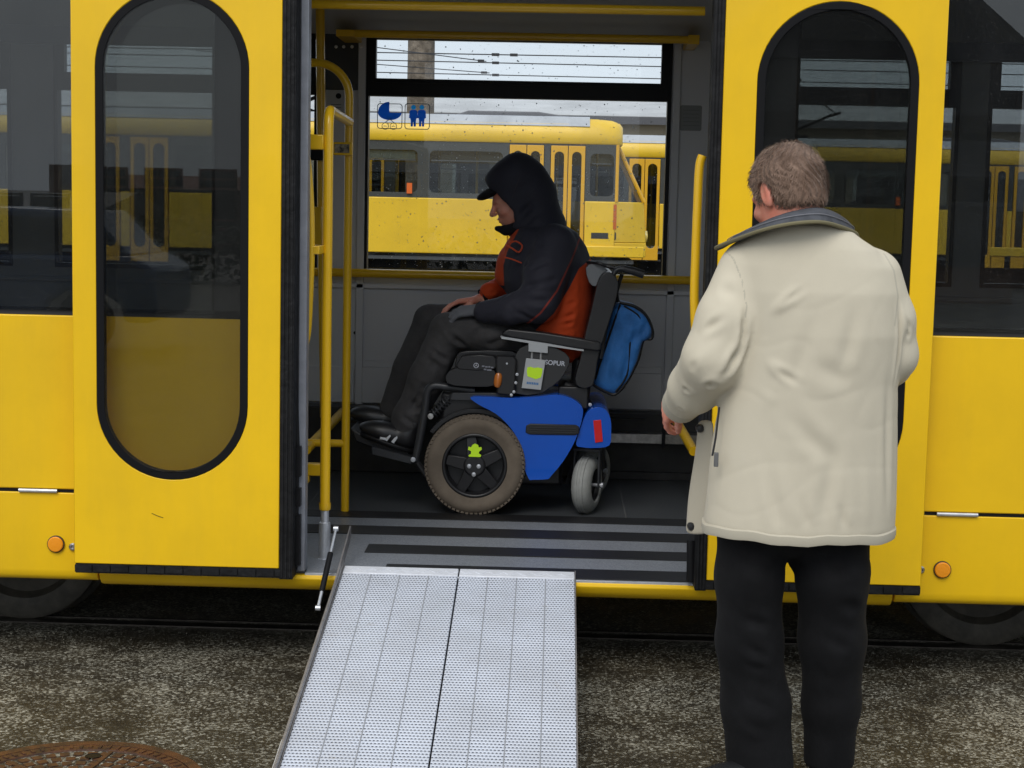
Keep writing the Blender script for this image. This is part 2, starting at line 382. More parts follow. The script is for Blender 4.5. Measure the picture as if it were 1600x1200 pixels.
# ceiling
mb = MB(); pr = [(.03, 2.42), (.25, 2.47), (.8, 2.50), (1.5, 2.47), (1.95, 2.40), (2.27, 2.33), (2.27, 2.36), (1.95, 2.44), (1.5, 2.51), (.8, 2.54), (.25, 2.51), (.03, 2.46)]
mb.ext(pr, X0, X1, 'yz'); mb.build('ceiling', m_ceil, P)
mb = MB(); mb.box(-.30, 1.52, 2.43, -.19, 1.62, 2.462); mb.build('ceiling_lamp', mat('lamp_cover', (.55, .52, .42), .4), P, bevel=.004)
mb = MB(); mb.box(-.86, 1.2, 2.475, -.855, 1.95, 2.49); mb.box(.36, 1.2, 2.475, .365, 1.95, 2.49); mb.each('ceiling_joint', m_blk, P)

# far side wall
WY = 2.3
holes = [(-5.4, -2.55), (-2.35, -1.12), (-.905, .505), (.93, 1.82), (1.95, 4.6), (4.8, 7.2)]
WB, WT = 1.235, 2.345
mb = MB()
mb.ext([rect(X0, 1.15, X1, 2.6)]+[rect(a, WB, b, WT)[::-1] for a, b in holes], WY-.01, WY+.03)
mb.box(X0, WY-.012, .63, X1, WY+.03, 1.15)
mb.box(X0, WY+.0, .28, X1, WY+.04, .63)
wall = mb.build('wall_lining', m_wall, P)
mb = MB()
for a in (-.935, .51): mb.box(a, WY-.03, .62, a+.035, WY-.0105, 2.35)
mb.box(-.9, WY-.022, .80, .5, WY-.0125, .83); mb.box(-.9, WY-.03, .63, .5, WY-.0125, .80)
mb.box(-1.5, WY-.02, .63, -.94, WY-.0125, .80); mb.box(-5, WY-.03, 1.168, 5, WY-.0105, 1.19)
mb.each('wall_trim', m_wall, P, bevel=.003)
mb = MB()
for px, py in ((565, 475), (1044, 522), (1052, 440), (555, 520)): mb.lathe([(.008, 0), (.008, -.004), (.0001, -.005)], at(px, py, WY-.0125), n=12)
mb.each('wall_screw', m_dark, P)
mb = MB(); mb.box(-1.8, WY-.16, FZ+.001, .95, WY-.03, .625); mb.build('kick_board', m_dark, P, bevel=.004)
mb = MB(); mb.box(.10, WY-.24, .50, .75, WY-.161, .545); mb.build('heater_ledge', m_steel, P, bevel=.003)
mb = MB(); mb.box(.06, WY-.20, .60, .42, WY-.161, .606); mb.box(.1, WY-.19, FZ+.002, .75, WY-.161, .36); mb.each('heater_grille', m_dark, P)
for i, (a, b) in enumerate(holes):
    f = MB().ext([rect(a, WB, b, WT), rect(a+.018, WB+.02, b-.018, WT-.03)], WY-.018, WY+.045).box(a+.018, WY-.014, 2.055, b-.018, WY+.04, 2.125).build('far_window', m_blk, P)
    MB().ext([rect(a+.045, 2.126, b-.045, 2.318), rect(a+.05, 2.135, b-.05, 2.312)], WY-.017, WY+.03).box(a+.05, WY-.02, 2.115, b-.05, WY-.0145, 2.121).box(a+.016, WY-.016, 2.12, b-b+a+.047, WY+.028, 2.33).box(b-.047, WY-.016, 2.12, b-.016, WY+.028, 2.33).build('vent_sash', m_blk, f)
    MB().box(a+.016, WY+.012, WB+.018, b-.016, WY+.016, 2.057).build('pane', g_far, f, smooth=False)
    MB().box(a+.03, WY+.012, 2.123, b-.03, WY+.016, WT-.026).build('pane', g_far, f, smooth=False)
    if i == 2: win = f
    # rain drops on the glass
    mb = MB(); nd = 950 if i == 2 else 150
    for k in range(nd):
        x = random.uniform(a+.03, b-.03); z = random.uniform(WB+.04, 2.05) if random.random() < .85 else random.uniform(2.14, 2.31)
        rr = .0016+.0024*random.random()**3
        if random.random() < .35: rr *= .6
        mb.lathe([(rr, 0), (rr*.75, rr*.45), (.0001, rr*.6)], (x, WY+.0162, z), n=6)
    tag(mb.build('raindrops', mat('water_drop', (.70, .72, .74), .08, spec=.8), f), kind='stuff')
# outer yellow skin of the far side
MB().box(X0, WY+.042, .28, X1, WY+.06, 1.225).build('side_panel', m_yel, P)

# window pictograms: pram and children
m_sign = mat('blue_sticker', (.02, .30, .90), .4)   # thin film: daylight from behind shows through it
_n = m_sign.node_tree; _t = _n.nodes.new('ShaderNodeBsdfTranslucent'); _t.inputs[0].default_value = (.01, .42, 1, 1); _m = _n.nodes.new('ShaderNodeMixShader'); _m.inputs[0].default_value = .5
_n.links.new(_n.nodes['Principled BSDF'].outputs[0], _m.inputs[1]); _n.links.new(_t.outputs[0], _m.inputs[2]); _n.links.new(_m.outputs[0], _n.nodes['Material Output'].inputs[0]); m_signline = mat('sticker_outline', (.20, .32, .42), .4)
def stick(poly_px, y, mat_, name, par, d=.001): return MB().ext(pxl(poly_px, y), y-d, y).build(name, mat_, par, smooth=False)
ys = WY+.0118
def frame_px(x0, y0, x1, y1):
    a = xz(x0, y1, ys); b = xz(x1, y0, ys)
    return MB().ext([rrect(a[0], a[1], b[0], b[1], .014), rrect(a[0]+.0035, a[1]+.0035, b[0]-.0035, b[1]-.0035, .011)], ys-.001, ys)
f1 = frame_px(589, 162, 629, 201).build('sticker_frame', m_signline, win)
mb = MB(); c = xz(609, 176, ys); k = .055
body = [(c[0]+k*math.cos(R(a)), c[1]+.62*k*math.sin(R(a))) for a in range(180, 361, 12)]
body += [(c[0]-.002, c[1]), (c[0]-.002, c[1]+.9*k)]+[(c[0]-.002+k*.95*math.cos(R(a)), c[1]+k*.9*math.sin(R(a))) for a in range(100, 181, 10)]
mb.ext(body, ys-.0025, ys-.0012)
mb.build('pram_symbol', m_sign, win, smooth=False)
mb = MB()
for dx in (-.020, .018):
    cc = (c[0]+dx, ys-.0012, c[1]-.062)
    mb.lathe([(.0165, 0), (.0165, -.001), (.0135, -.001), (.0135, 0)], cc, n=20)
    mb.box(cc[0]-.009, ys-.002, cc[2]-.0015, cc[0]+.009, ys-.001, cc[2]+.0015)
mb.tube([(c[0]-.02, ys-.001, c[1]-.045), (c[0]+.012, ys-.001, c[1]-.02)], .0016, 6); mb.tube([(c[0]+.02, ys-.001, c[1]-.045), (c[0]-.012, ys-.001, c[1]-.02)], .0016, 6)
mb.build('pram_wheel_symbol', m_signline, win, smooth=False)
f2 = frame_px(632, 162, 672, 202).build('sticker_frame', m_signline, win)
for pxx in (646, 659):
    c = xz(pxx, 180, ys); mb = MB()
    mb.lathe([(.011, 0), (.011, -.0012), (.0001, -.0013)], (c[0], ys-.0012, c[1]+.036), n=18)
    mb.ext([(c[0]-.018, c[1]+.018), (c[0]-.011, c[1]+.024), (c[0]+.011, c[1]+.024), (c[0]+.018, c[1]+.018), (c[0]+.02, c[1]-.014), (c[0]+.014, c[1]-.014), (c[0]+.012, c[1]-.03),
            (c[0]+.012, c[1]-.052), (c[0]+.002, c[1]-.052), (c[0]+.001, c[1]-.028), (c[0]-.001, c[1]-.028), (c[0]-.002, c[1]-.052), (c[0]-.012, c[1]-.052), (c[0]-.012, c[1]-.03), (c[0]-.014, c[1]-.014), (c[0]-.02, c[1]-.014)], ys-.0025, ys-.0012)
    mb.build('child_symbol', m_sign, win, smooth=False)

# notices on the pillars
o = MB().ext([rrect(*xz(1062, 204, WY-.013), *xz(1097, 165, WY-.013), .008)], WY-.015, WY-.0125).build('notice', mat('notice_grey', (.24, .25, .25), .5), P)
mb = MB()
for i in range(5): a = xz(1067, 172+6*i, WY-.016); b = xz(1093, 172.8+6*i, WY-.016); mb.box(a[0], WY-.0158, b[1], b[0], WY-.015, a[1]+.001)
mb.build('notice_lines', mat('notice_ink', (.13, .14, .14), .5), o)
o = MB().ext([rrect(*xz(511, 178, WY-.013), *xz(537, 141, WY-.013), .006)], WY-.015, WY-.0125).build('notice', mat('notice_pale', (.42, .43, .44), .5), P)
mb = MB(); mb.lathe([(.013, 0), (.013, -.001), (.0001, -.0012)], at(529, 150, WY-.015), n=16)
for i in range(3): a = xz(517, 163+5*i, WY-.016); b = xz(533, 163.8+5*i, WY-.016); mb.box(a[0], WY-.0158, b[1], b[0], WY-.015, a[1]+.001)
mb.build('notice_mark', m_blk, o)
# dark recessed panel above, with white knobs standing in for reflected light
a = xz(507, 140, WY-.02); b = xz(566, 50, WY-.02)
o = MB().box(a[0], WY-.02, a[1], b[0], WY-.0125, b[1]).build('pillar_panel', mat('dark_grey_panel', (.05, .052, .058), .3), P, bevel=.003)
mb = MB()
for px in (525, 537, 550, 564): p = at(px, 73, WY-.03); mb.lathe([(.006, .008), (.008, 0), (.005, -.006), (.0001, -.008)], p, n=10)
mb.each('reflection_dot', m_white, o)

# handrails
rr = .0165
Y1, Y2 = .24, 1.12
def T(pts, r=rr, n=14, name='handrail', m=m_rail, par=P): return MB().tube(pts, r, n).build(name, m, par)
pA = at(505, 789, Y1); pT = at(516, 205, Y1); q2 = at(546, 188, Y2)
xA = (pA.x+pT.x)/2
cz = at(518, 188, Y1).z
pts = [(xA, Y1, .52)]+[(xA, Y1, z) for z in np.linspace(.7, cz-.04, 6)]
top = at(522, 171, Y1).z
dirh = Vector((q2.x-xA, Y2-Y1, 0)).normalized()
pts += [Vector((xA, Y1, top-.07))+dirh*(.07*(1-math.cos(R(a))))+Vector((0, 0, .07*math.sin(R(a)))) for a in range(10, 91, 10)]
pts += [(q2.x, Y2, top)]
g = T(pts, .0175)
MB().lathe([(.021, .525), (.0205, .505), (.0175, .50)], (xA, Y1, 0), (0, 0, 1), 20).build('sleeve_collar', m_rail, g)
MB().lathe([(.014, .52), (.0145, .46), (.020, .455), (.021, .345), (.0205, .330), (.026, .328), (.028, FZ+.001)], (xA, Y1, 0), (0, 0, 1), 24).build('post_foot', m_alu, P)
# second post with its arch back towards the left
x2 = at(541, 600, Y2).x; zt = at(545, 170, Y2).z; zarch = at(490, 98, Y2).z; ra = .13
pts = [(x2, Y2, FZ+.003)]+[(x2, Y2, z) for z in np.linspace(.6, zarch-ra-.03, 8)]
pts += [(x2-ra+ra*math.cos(R(a)), Y2, zarch-ra+ra*math.sin(R(a))) for a in range(0, 91, 9)]+[(-1.12, Y2, zarch), (-1.12, Y2+.02, zarch)]
T(pts)
zb = at(500, 692, Y2).z
T([(x2, Y2, zb), (-1.1, Y2, zb)], .0155)
# rail along the partition foot running to the back (left) and its twin on the right
pL = at(476, 705, .95); pL2 = at(530, 645, 1.9)
mb = MB(); mb.box(-.985, .60, pL.z-.02, -.955, 2.12, pL.z+.02); 
T([at(478, 703, 1.0), at(536, 643, 2.08)], .02)
MB().tube([at(237, 802, -.0808), at(246, 806, -.0808), at(255, 809, -.0808)], .0009, 5).build('scratch', m_rub, P)
mb = MB(); a = at(472, 722, .5); b = at(497, 741, .5); mb.box(a.x-.05, .46, b.z, b.x+.02, .5, a.z); c_ = at(474, 752, .5); mb.box(a.x+.012, .462, c_.z, a.x+.03, .498, b.z+.001)
mb.build('rail_bracket', m_rail, P, bevel=.003)
T([at(1046, 640, 1.9), at(1084, 705, 1.25)], .02)
mb = MB(); mb.tube([at(1038, 662, 1.9), at(1036, 700, 1.95)], .008, 8); mb.build('rail_leg', m_dark, P)
# rail of the left partition by the door, and its grip bar
a = at(472, 232, .12); pts = [at(470, 226, .12), at(478, 240, .12), at(484, 300, .12), at(486, 380, .12), at(484, 450, .12), at(480, 520, .12), at(472, 550, .12)]
T(spline(pts, 6), .013)
a = at(470, 383, .16); b = at(500, 397, .16); MB().box(a.x, .11, b.z, b.x+.005, .26, a.z).build('rail_bracket', m_rail, P, bevel=.003)
# ticket device between the posts
a = at(483, 210, .22); b = at(506, 234, .22); MB().box(a.x, .21, b.z, b.x, .228, a.z).build('rail_bracket', m_rail, P, bevel=.004)
a = at(521, 222, Y2-.03); b = at(551, 243, Y2-.03)
o = MB().box(a.x, Y2-.05, b.z, b.x, Y2-.018, a.z).build('button_box', m_rail, P, bevel=.004)
MB().box(a.x+.008, Y2-.054, b.z+.009, b.x-.010, Y2-.0495, a.z-.008).build('button_plate', mat('scratched_black', (.03, .025, .02), .3, vary=(50, .9, (.35, .30, .22))), o)
# rear pole with coupling
pb = at(507, 652, 1.95); pt = at(500, 20, 1.95)
T([(pb.x, 1.95, pb.z), (pb.x-.02, 1.95, (pb.z+pt.z)/2), (pt.x, 1.95, 2.44)], .02)
p = at(497, 240, 1.93); MB().box(p.x-.03, 1.9, p.z-.03, p.x+.03, 1.94, p.z+.03).build('coupling', m_blk, P, bevel=.005)
p = at(497, 355, 1.93); MB().box(p.x-.03, 1.9, p.z-.09, p.x+.02, 1.925, p.z+.09).build('coupling', m_rail, P, bevel=.005)
# horizontal rails
z1 = at(800, 12, .5).z; T([(-1.2, .5, z1), (.495, .5, z1)], .0165)
z2 = at(800, 57, 2.0).z; T([(-.93, 2.0, z2), (.56, 2.0, z2)], .0175)
z3 = at(800, 432, 2.2).z; T([(-1.15, 2.2, z3), (.62, 2.2, z3)], .02)
MB().box(.55, 1.98, z2-.02, .6, 2.28, z2+.02).box(-1.0, 1.98, z2-.015, -.92, 2.28, z2+.015).each('rail_bracket', m_rail, P, bevel=.003)
pts = [at(1098, 243, .11), at(1093, 262, .11), at(1090, 320, .11), at(1087, 400, .11), at(1085, 470, .11), at(1088, 540, .11)]
T(spline(pts, 6), .0155)

# running gear under the floor
m_wheelst = mat('rusty_wheel_steel', (.075, .066, .05), .55, vary=(12, .45), bump=(40, .4, .004))
WC = [(-1.95, .60, .30), (1.58, .60, .30), (-3.8, .60, .30), (3.4, .60, .30)]
for c in WC:
    o = MB().lathe([(.0001, -.07), (.06, -.07), (.07, -.06), (.09, -.03), (.2, -.02), (.22, -.05), (.285, -.055), (.297, -.05), (.297, .06), (.315, .07), (.315, .09), (.2, .09), (.0001, .09)], c, n=56).build('wheel', m_wheelst, P, sharp=30)
    mb = MB()
    for k in range(8): a = R(45*k+10); mb.lathe([(.014, -.035), (.014, -.05), (.0001, -.052)], (c[0]+.14*math.cos(a), c[1], c[2]+.14*math.sin(a)), n=6)
    mb.each('wheel_bolt', m_dark, o)
m_under = mat('underframe_black', (.006, .006, .006), .9, vary=(5, .5), spec=.1)
mb = MB(); mb.box(-1.35, .75, .10, 1.1, 2.2, .25); mb.box(-1.5, .6, .20, 1.3, 2.2, .258)
mb.box(-1.40, .65, .13, -1.12, .74, .24)
mb.build('underframe', m_under, P, bevel=.01)
mb = MB(); mb.box(X0, 2.15, .05, X1, 2.3, .28); mb.build('skirt', m_under, P)

# ------------------------------------------------------------------ fold-out ramp
def ramp_mat():
    m = bpy.data.materials.new('perforated_ramp_plate'); m.use_nodes = True; n = m.node_tree; b = n.nodes['Principled BSDF']; L = n.links.new
    b.inputs['Roughness'].default_value = .42; b.inputs['Metallic'].default_value = .05
    tc = n.nodes.new('ShaderNodeTexCoord'); s = n.nodes.new('ShaderNodeSeparateXYZ'); L(tc.outputs['Object'], s.inputs[0])
    def math_(op, a, b_=None, c=None):
        k = n.nodes.new('ShaderNodeMath'); k.operation = op
        for i, x in enumerate((a, b_, c)):
            if x is None: continue
            if isinstance(x, (int, float)): k.inputs[i].default_value = x
            else: L(x, k.inputs[i])
        return k.outputs[0]
    px_, py_ = .0106, .0160
    v = math_('DIVIDE', s.outputs[1], py_); row = math_('FLOOR', v)
    off = math_('MULTIPLY', math_('MODULO', math_('ABSOLUTE', row), 2.0), .5)
    u = math_('ADD', math_('DIVIDE', s.outputs[0], px_), off)
    fu = math_('SUBTRACT', math_('FRACT', math_('ADD', u, 100)), .5); fv = math_('SUBTRACT', math_('FRACT', v), .5)
    d = math_('SQRT', math_('ADD', math_('POWER', math_('MULTIPLY', fu, 1.0), 2), math_('POWER', math_('MULTIPLY', fv, 1.45), 2)))
    hole_shade = n.nodes.new('ShaderNodeMapRange'); hole_shade.inputs['From Min'].default_value = .25; hole_shade.inputs['From Max'].default_value = .34
    L(d, hole_shade.inputs[0])
    ns = n.nodes.new('ShaderNodeTexNoise'); ns.inputs['Scale'].default_value = 5; ns.inputs['Detail'].default_value = 8; L(tc.outputs['Object'], ns.inputs['Vector'])
    rp = n.nodes.new('ShaderNodeValToRGB'); e = rp.color_ramp.elements; e[0].position = .3; e[0].color = (.56, .585, .64, 1); e[1].position = .65; e[1].color = (.66, .70, .785, 1); L(ns.outputs[0], rp.inputs[0])
    mx = n.nodes.new('ShaderNodeMix'); mx.data_type = 'RGBA'; L(hole_shade.outputs[0], mx.inputs['Factor']); mx.inputs['A'].default_value = (.11, .12, .15, 1); L(rp.outputs[0], mx.inputs['B'])  # dark tone painted into each hole for the tread's shading contrast
    L(mx.outputs['Result'], b.inputs['Base Color'])
    n2 = n.nodes.new('ShaderNodeTexNoise'); n2.inputs['Scale'].default_value = 13; n2.inputs['Detail'].default_value = 9; n2.inputs['Roughness'].default_value = .72; L(tc.outputs['Object'], n2.inputs['Vector'])
    k2 = n.nodes.new('ShaderNodeMapRange'); k2.inputs['From Min'].default_value = .60; k2.inputs['From Max'].default_value = .74; k2.inputs['To Max'].default_value = .55; L(n2.outputs[0], k2.inputs[0])
    m3 = n.nodes.new('ShaderNodeMix'); m3.data_type = 'RGBA'; L(k2.outputs[0], m3.inputs['Factor']); L(mx.outputs['Result'], m3.inputs['A']); m3.inputs['B'].default_value = (.30, .25, .19, 1); L(m3.outputs['Result'], b.inputs['Base Color'])
    h = n.nodes.new('ShaderNodeMapRange'); h.inputs['From Min'].default_value = .2; h.inputs['From Max'].default_value = .62; L(d, h.inputs[0])
    bp = n.nodes.new('ShaderNodeBump'); bp.inputs['Strength'].default_value = .8; bp.inputs['Distance'].default_value = .003
    L(h.outputs[0], bp.inputs['Height']); L(bp.outputs[0], b.inputs['Normal'])
    return m
m_ramp = ramp_mat()
m_lip = mat('scuffed_aluminium_plate', (.72, .74, .79), .4, metal=.1, vary=(20, .12), bump=(60, .3, .002))
rp = thing('access_ramp', (-.305, .05, .34), 'grey perforated metal ramp in two halves leading up to the open tram doorway', 'ramp')
SL = .19; th = math.atan(SL); LEN = 1.66/math.cos(th)
rp.rotation_euler = (th, 0, 0)
bpy.context.view_layer.update()
RM = world(rp)
def rbuild(mb, name, m, par=rp, **k):          # mesh given in the ramp's own frame (x right, -y down the slope)
    o = mb.build(name, m, None, **k); o.parent = par
    if par is not rp: o.matrix_parent_inverse = Matrix()
    return o
for a, b in ((-.388, -.0025), (.0025, .388)):
    mb = MB(); mb.box(a, -LEN, -.028, b, -.048, 0)
    panel = rbuild(mb, 'ramp_panel', m_ramp, bevel=.002)
    mb = MB(); wd = (b-a)/4
    for k in range(1, 4): mb.box(a+wd*k-.0015, -LEN, .0002, a+wd*k+.0015, -.05, .0012)
    rbuild(mb, 'panel_joint', mat('joint_grey', (.28, .29, .31), .5), panel, smooth=False)
    mb = MB(); mb.box(a, -.046, -.02, b, .012, .003)
    rbuild(mb, 'ramp_lip', m_lip, bevel=.002)
    # raised diamonds along the lip
    mb = MB()
    for k in range(16):
        x = a+.012+(b-a-.024)*k/15; s_ = 1 if k % 2 else -1
        mb.obox((x, -.017, .0035), (.009, .010*s_, 0), (-.0015, .0015*s_, 0), (0, 0, .0012))
    rbuild(mb, 'lip_tread', m_lip, smooth=False)
mb = MB(); mb.box(-.0025, -LEN, -.028, .0025, -.05, -.008); rbuild(mb, 'centre_joint', m_blk)
m_flange = mat('dull_alu_flange', (.33, .31, .30), .4, metal=.4, vary=(12, .35))
mb = MB(); mb.box(-.400, -LEN, -.03, -.392, .02, .022); mb.box(-.392, -LEN, -.03, -.3885, .02, .004)
rbuild(mb, 'side_flange', m_flange, bevel=.0015)
mb = MB(); mb.box(.3885, -LEN, -.03, .392, .02, .004); rbuild(mb, 'side_flange', m_flange, bevel=.001)
mb = MB(); mb.tube([(-.405, -1.16, -.01), (-.405, -1.45, -.01)], .006, 8); rbuild(mb, 'handle_rod', m_white)
# lifting strut and its bracket on the left edge
mb = MB(); A = (-.402, .14, .05); mb.obox((-.397, .0, .015), (.003, 0, 0), (0, .24, .02), (0, 0, .022)); rbuild(mb, 'strut_bracket', m_flange, bevel=.002)
a = RM.inverted() @ at(525, 826, .10); b = RM.inverted() @ at(497, 950, -.16); c1 = a+(b-a)*.32; c2 = a+(b-a)*.36; c3 = a+(b-a)*.80; 
st = rbuild(MB().tube([c1, c3], .0095, 14), 'gas_strut', m_blk)
rbuild(MB().tube([a, c2], .0045, 10).tube([c3, b], .0055, 10), 'strut_rod', m_alu, st)
rbuild(MB().lathe([(.0001, -.008), (.009, -.008), (.009, .008), (.0001, .008)], a, (1, 0, 0), 14).lathe([(.0001, -.008), (.009, -.008), (.009, .008), (.0001, .008)], b, (1, 0, 0), 14), 'strut_joint', m_alu, st)

# loose grit on the asphalt
mb = MB()
for i in range(4200):
    x, y = random.uniform(-2.6, 2.6), random.uniform(-1.75, .45); r_ = .0011+.0028*random.random()**4
    if -.72 < x < .10 and y > -1.7: continue
    c = Vector((x, y, r_*.4)); a = random.random()*6.3; u = Vector((math.cos(a), math.sin(a), 0))*r_*(1+.6*random.random()); w_ = Vector((-math.sin(a), math.cos(a), 0))*r_*.8
    mb.add([c-u, c+w_, c+u, c-w_, c+Vector((0, 0, r_*.8)), c-Vector((0, 0, r_*.5))], [(0, 1, 4), (1, 2, 4), (2, 3, 4), (3, 0, 4), (1, 0, 5), (2, 1, 5), (3, 2, 5), (0, 3, 5)])
grit = mb.build('gravel', mat('pale_grit', (.34, .31, .24), .8, vary=(30, .6, (.10, .08, .05))), smooth=False); tag(grit, kind='stuff')
# ------------------------------------------------------------------ manhole cover
m_rust = mat('rusty_cast_iron', (.105, .040, .016), .5, vary=(18, .5, (.040, .020, .011)), bump=(90, .5, .003))
MC = (-1.27, -1.175); MR = .325
mh = thing('manhole_cover', (MC[0], MC[1], 0), 'round rusty brown cast iron manhole cover set in the wet asphalt', 'manhole cover')
fr_ = MB().lathe([(MR+.035, -.02), (MR+.035, .006), (MR+.004, .006), (MR+.003, -.01)], (MC[0], MC[1], 0), (0, 0, 1), 80).build('frame', m_rust, mh)
MB().lathe([(MR, -.01), (MR, .005), (MR-.035, .005), (MR-.037, -.003), (.0001, -.003)], (MC[0], MC[1], 0), (0, 0, 1), 80).build('cover', m_rust, mh)
mb = MB()
for k in range(72):
    a = 2*math.pi*k/72; c = Vector((MC[0]+MR*.945*math.cos(a), MC[1]+MR*.945*math.sin(a), .0065))
    mb.obox(c, (math.cos(a)*.011, math.sin(a)*.011, 0), (-math.sin(a)*.0045, math.cos(a)*.0045, 0), (0, 0, .002))
mb.build('rim_studs', m_rust, mh)
mb = MB()
for ring, rad in enumerate((.80, .68, .56, .44, .32, .2)):
    nn = int(54*rad)
    for k in range(nn):
        a = 2*math.pi*(k+.5*(ring % 2))/nn; c = Vector((MC[0]+MR*rad*math.cos(a), MC[1]+MR*rad*math.sin(a), .0))
        mb.obox(c, (math.cos(a)*.013, math.sin(a)*.013, 0), (-math.sin(a)*.013, math.cos(a)*.013, 0), (0, 0, .0035))
for k in range(6):
    a = R(60*k+22); mb.obox((MC[0]+MR*.45*math.cos(a), MC[1]+MR*.45*math.sin(a), .0005), (math.cos(a)*MR*.42, math.sin(a)*MR*.42, 0), (-math.sin(a)*.006, math.cos(a)*.006, 0), (0, 0, .004))
mb.build('raised_pattern', m_rust, mh)
mb = MB()
for k in range(2): a = R(90+180*k); mb.lathe([(.0001, .0052), (.02, .0052), (.02, .006), (.022, .0065)], (MC[0]+MR*.72*math.cos(a), MC[1]+MR*.72*math.sin(a), -.0), (0, 0, 1), 20)
mb.build('lifting_hole', m_blk, mh)

# ------------------------------------------------------------------ trams waiting in the yard behind
m_y2 = mat('weathered_yellow_paint', (.82, .52, .02), .4, coat=.1, vary=(1.2, .12))
m_y3 = mat('door_yellow_paint', (.72, .38, .01), .4)
m_groof = mat('pale_grey_roof', (.45, .47, .50), .6, vary=(2, .2))
m_band = mat('grey_window_band', (.050, .052, .046), .5, vary=(3, .2))
m_darkin = mat('dark_saloon', (.06, .065, .07), .6)
g_ft = glass('saloon_glass', (.55, .58, .57), .05)
def old_tram(Yf, xf, gz, length, label):
    """front (to the right) at xf; the near side on the plane y = Yf"""
    W = 2.2
    t = thing('parked_tram', (xf-length/2, Yf+W/2, gz), label, 'tram')
    zs, zw, zt, zr = gz+.68, gz+1.525, gz+2.385, gz+2.775     # skirt, waist, window top, gutter above the cream band
    xl = xf-length
    doors = [(xf-1.64, xf-1.10), (xf-1.01, xf-.47), (xf-8.2, xf-7.6), (xf-7.45, xf-6.85), (xf-13.4, xf-12.8), (xf-12.6, xf-12.0)]
    doors = [d for d in doors if d[0] > xl+.4]
    # plan outline of the nose: tapered
    def nose(z): # how far the front reaches at height z beyond xf
        k = (z-gz)
        return .50 if k < .9 else (.50-(k-.9)*.08 if k < 1.525 else (.45-(k-1.525)*.50 if k < 2.4 else .02))
    mb = MB()
    # lower body: walls, front wedge (tapering in plan)
    segs = []; x = xl
    for a, b in sorted(doors): segs.append((x, a)); x = b
    segs.append((x, xf-.0))
    for a, b in segs: mb.box(a, Yf, zs, b, Yf+.05, zw); 
    mb.box(xl, Yf+W-.05, zs, xf, Yf+W, zw); mb.box(xl, Yf, zs, xl+.05, Yf+W, zw)
    zz = [zs, gz+.9, zw]
    for i in range(2):
        a, b = nose(zz[i]), nose(zz[i+1]); z0, z1 = zz[i], zz[i+1]; q = .42
        vs = [(xf, Yf, z0), (xf+a, Yf+q, z0), (xf+a, Yf+W-q, z0), (xf, Yf+W, z0), (xf, Yf, z1), (xf+b, Yf+q, z1), (xf+b, Yf+W-q, z1), (xf, Yf+W, z1)]
        mb.add(vs, [(0, 1, 5, 4), (1, 2, 6, 5), (2, 3, 7, 6), (0, 3, 2, 1), (4, 5, 6, 7)])
    mb.box(xf-1.4, Yf-.03, zs+.0, xf+.45, Yf-.001, zs+.17)
    mb.build('body', m_y2, t, bevel=.02)
    # window band with window openings
    wins = []; x = xl+.3
    for a, b in segs:
        L = b-a
        if L < 1: continue
        k = max(1, round(L/1.35)); wd = L/k
        for i in range(k): wins.append((a+wd*i+.09, a+wd*(i+1)-.09))
    wins = [(a, b) for a, b in wins if b < xf-.05]
    wins = [w_ for w_ in wins if w_[1] < xf-1.6]; wins.append((xf-.40, xf-.04))
    mb = MB()
    dh = [rect(a, zs-.2, b, zt-.04) for a, b in doors]
    for a, b in segs:
        hs = [rrect(p+0, zw+.08, q, zt-.14, .08)[::-1] for p, q in wins if p >= a and q <= b]
        mb.ext([rect(a, zw+.001, b, zt)]+hs, Yf+.012, Yf+.05)
    hs = [rrect(p, zw+.08, q, zt-.14, .08)[::-1] for p, q in wins]
    mb.ext([rect(xl, zw+.001, xf, zt)]+hs, Yf+W-.05, Yf+W-.012)
    for a, b in doors: mb.box(a, Yf+.012, zt-.04, b, Yf+.05, zt)
    mb.build('window_band', m_band, t)
    # sloped windscreen
    a, b = nose(zw), nose(zt); q = .42
    for nm, mt, ins in (('windscreen', g_ft, .0),):
        mb = MB(); mb.add([(xf+.0, Yf+.03, zw), (xf+a, Yf+q, zw), (xf+a, Yf+W-q, zw), (xf, Yf+W-.03, zw), (xf+.0, Yf+.03, zt), (xf+b, Yf+q, zt), (xf+b, Yf+W-q, zt), (xf, Yf+W-.03, zt)], [(0, 1, 5, 4), (1, 2, 6, 5), (2, 3, 7, 6)])
        mb.build(nm, mt, t, smooth=False)
    mb = MB()
    for y in (Yf+q, Yf+W-q): mb.tube([(xf+a, y, zw), (xf+b, y, zt)], .035, 8)
    mb.tube([(xf+.01, Yf+.03, zw), (xf+.01, Yf+.03, zt)], .03, 8)
    mb.build('windscreen_pillar', m_y3, t)
    for p, q_ in wins:
        f = MB().ext([rrect(p, zw+.08, q_, zt-.14, .08)], Yf+.03, Yf+.034).build('window', g_ft, t, smooth=False)
        MB().box(p+.03, Yf+.022, zt-.30, q_-.03, Yf+.04, zt-.28).build('window_bar', m_band, f)
        if random.random() < .6 and p < xf-4: MB().box(p+.04, Yf+.05, zt-.275, q_-.04, Yf+.06, zt-.15).build('blind', m_white, f)
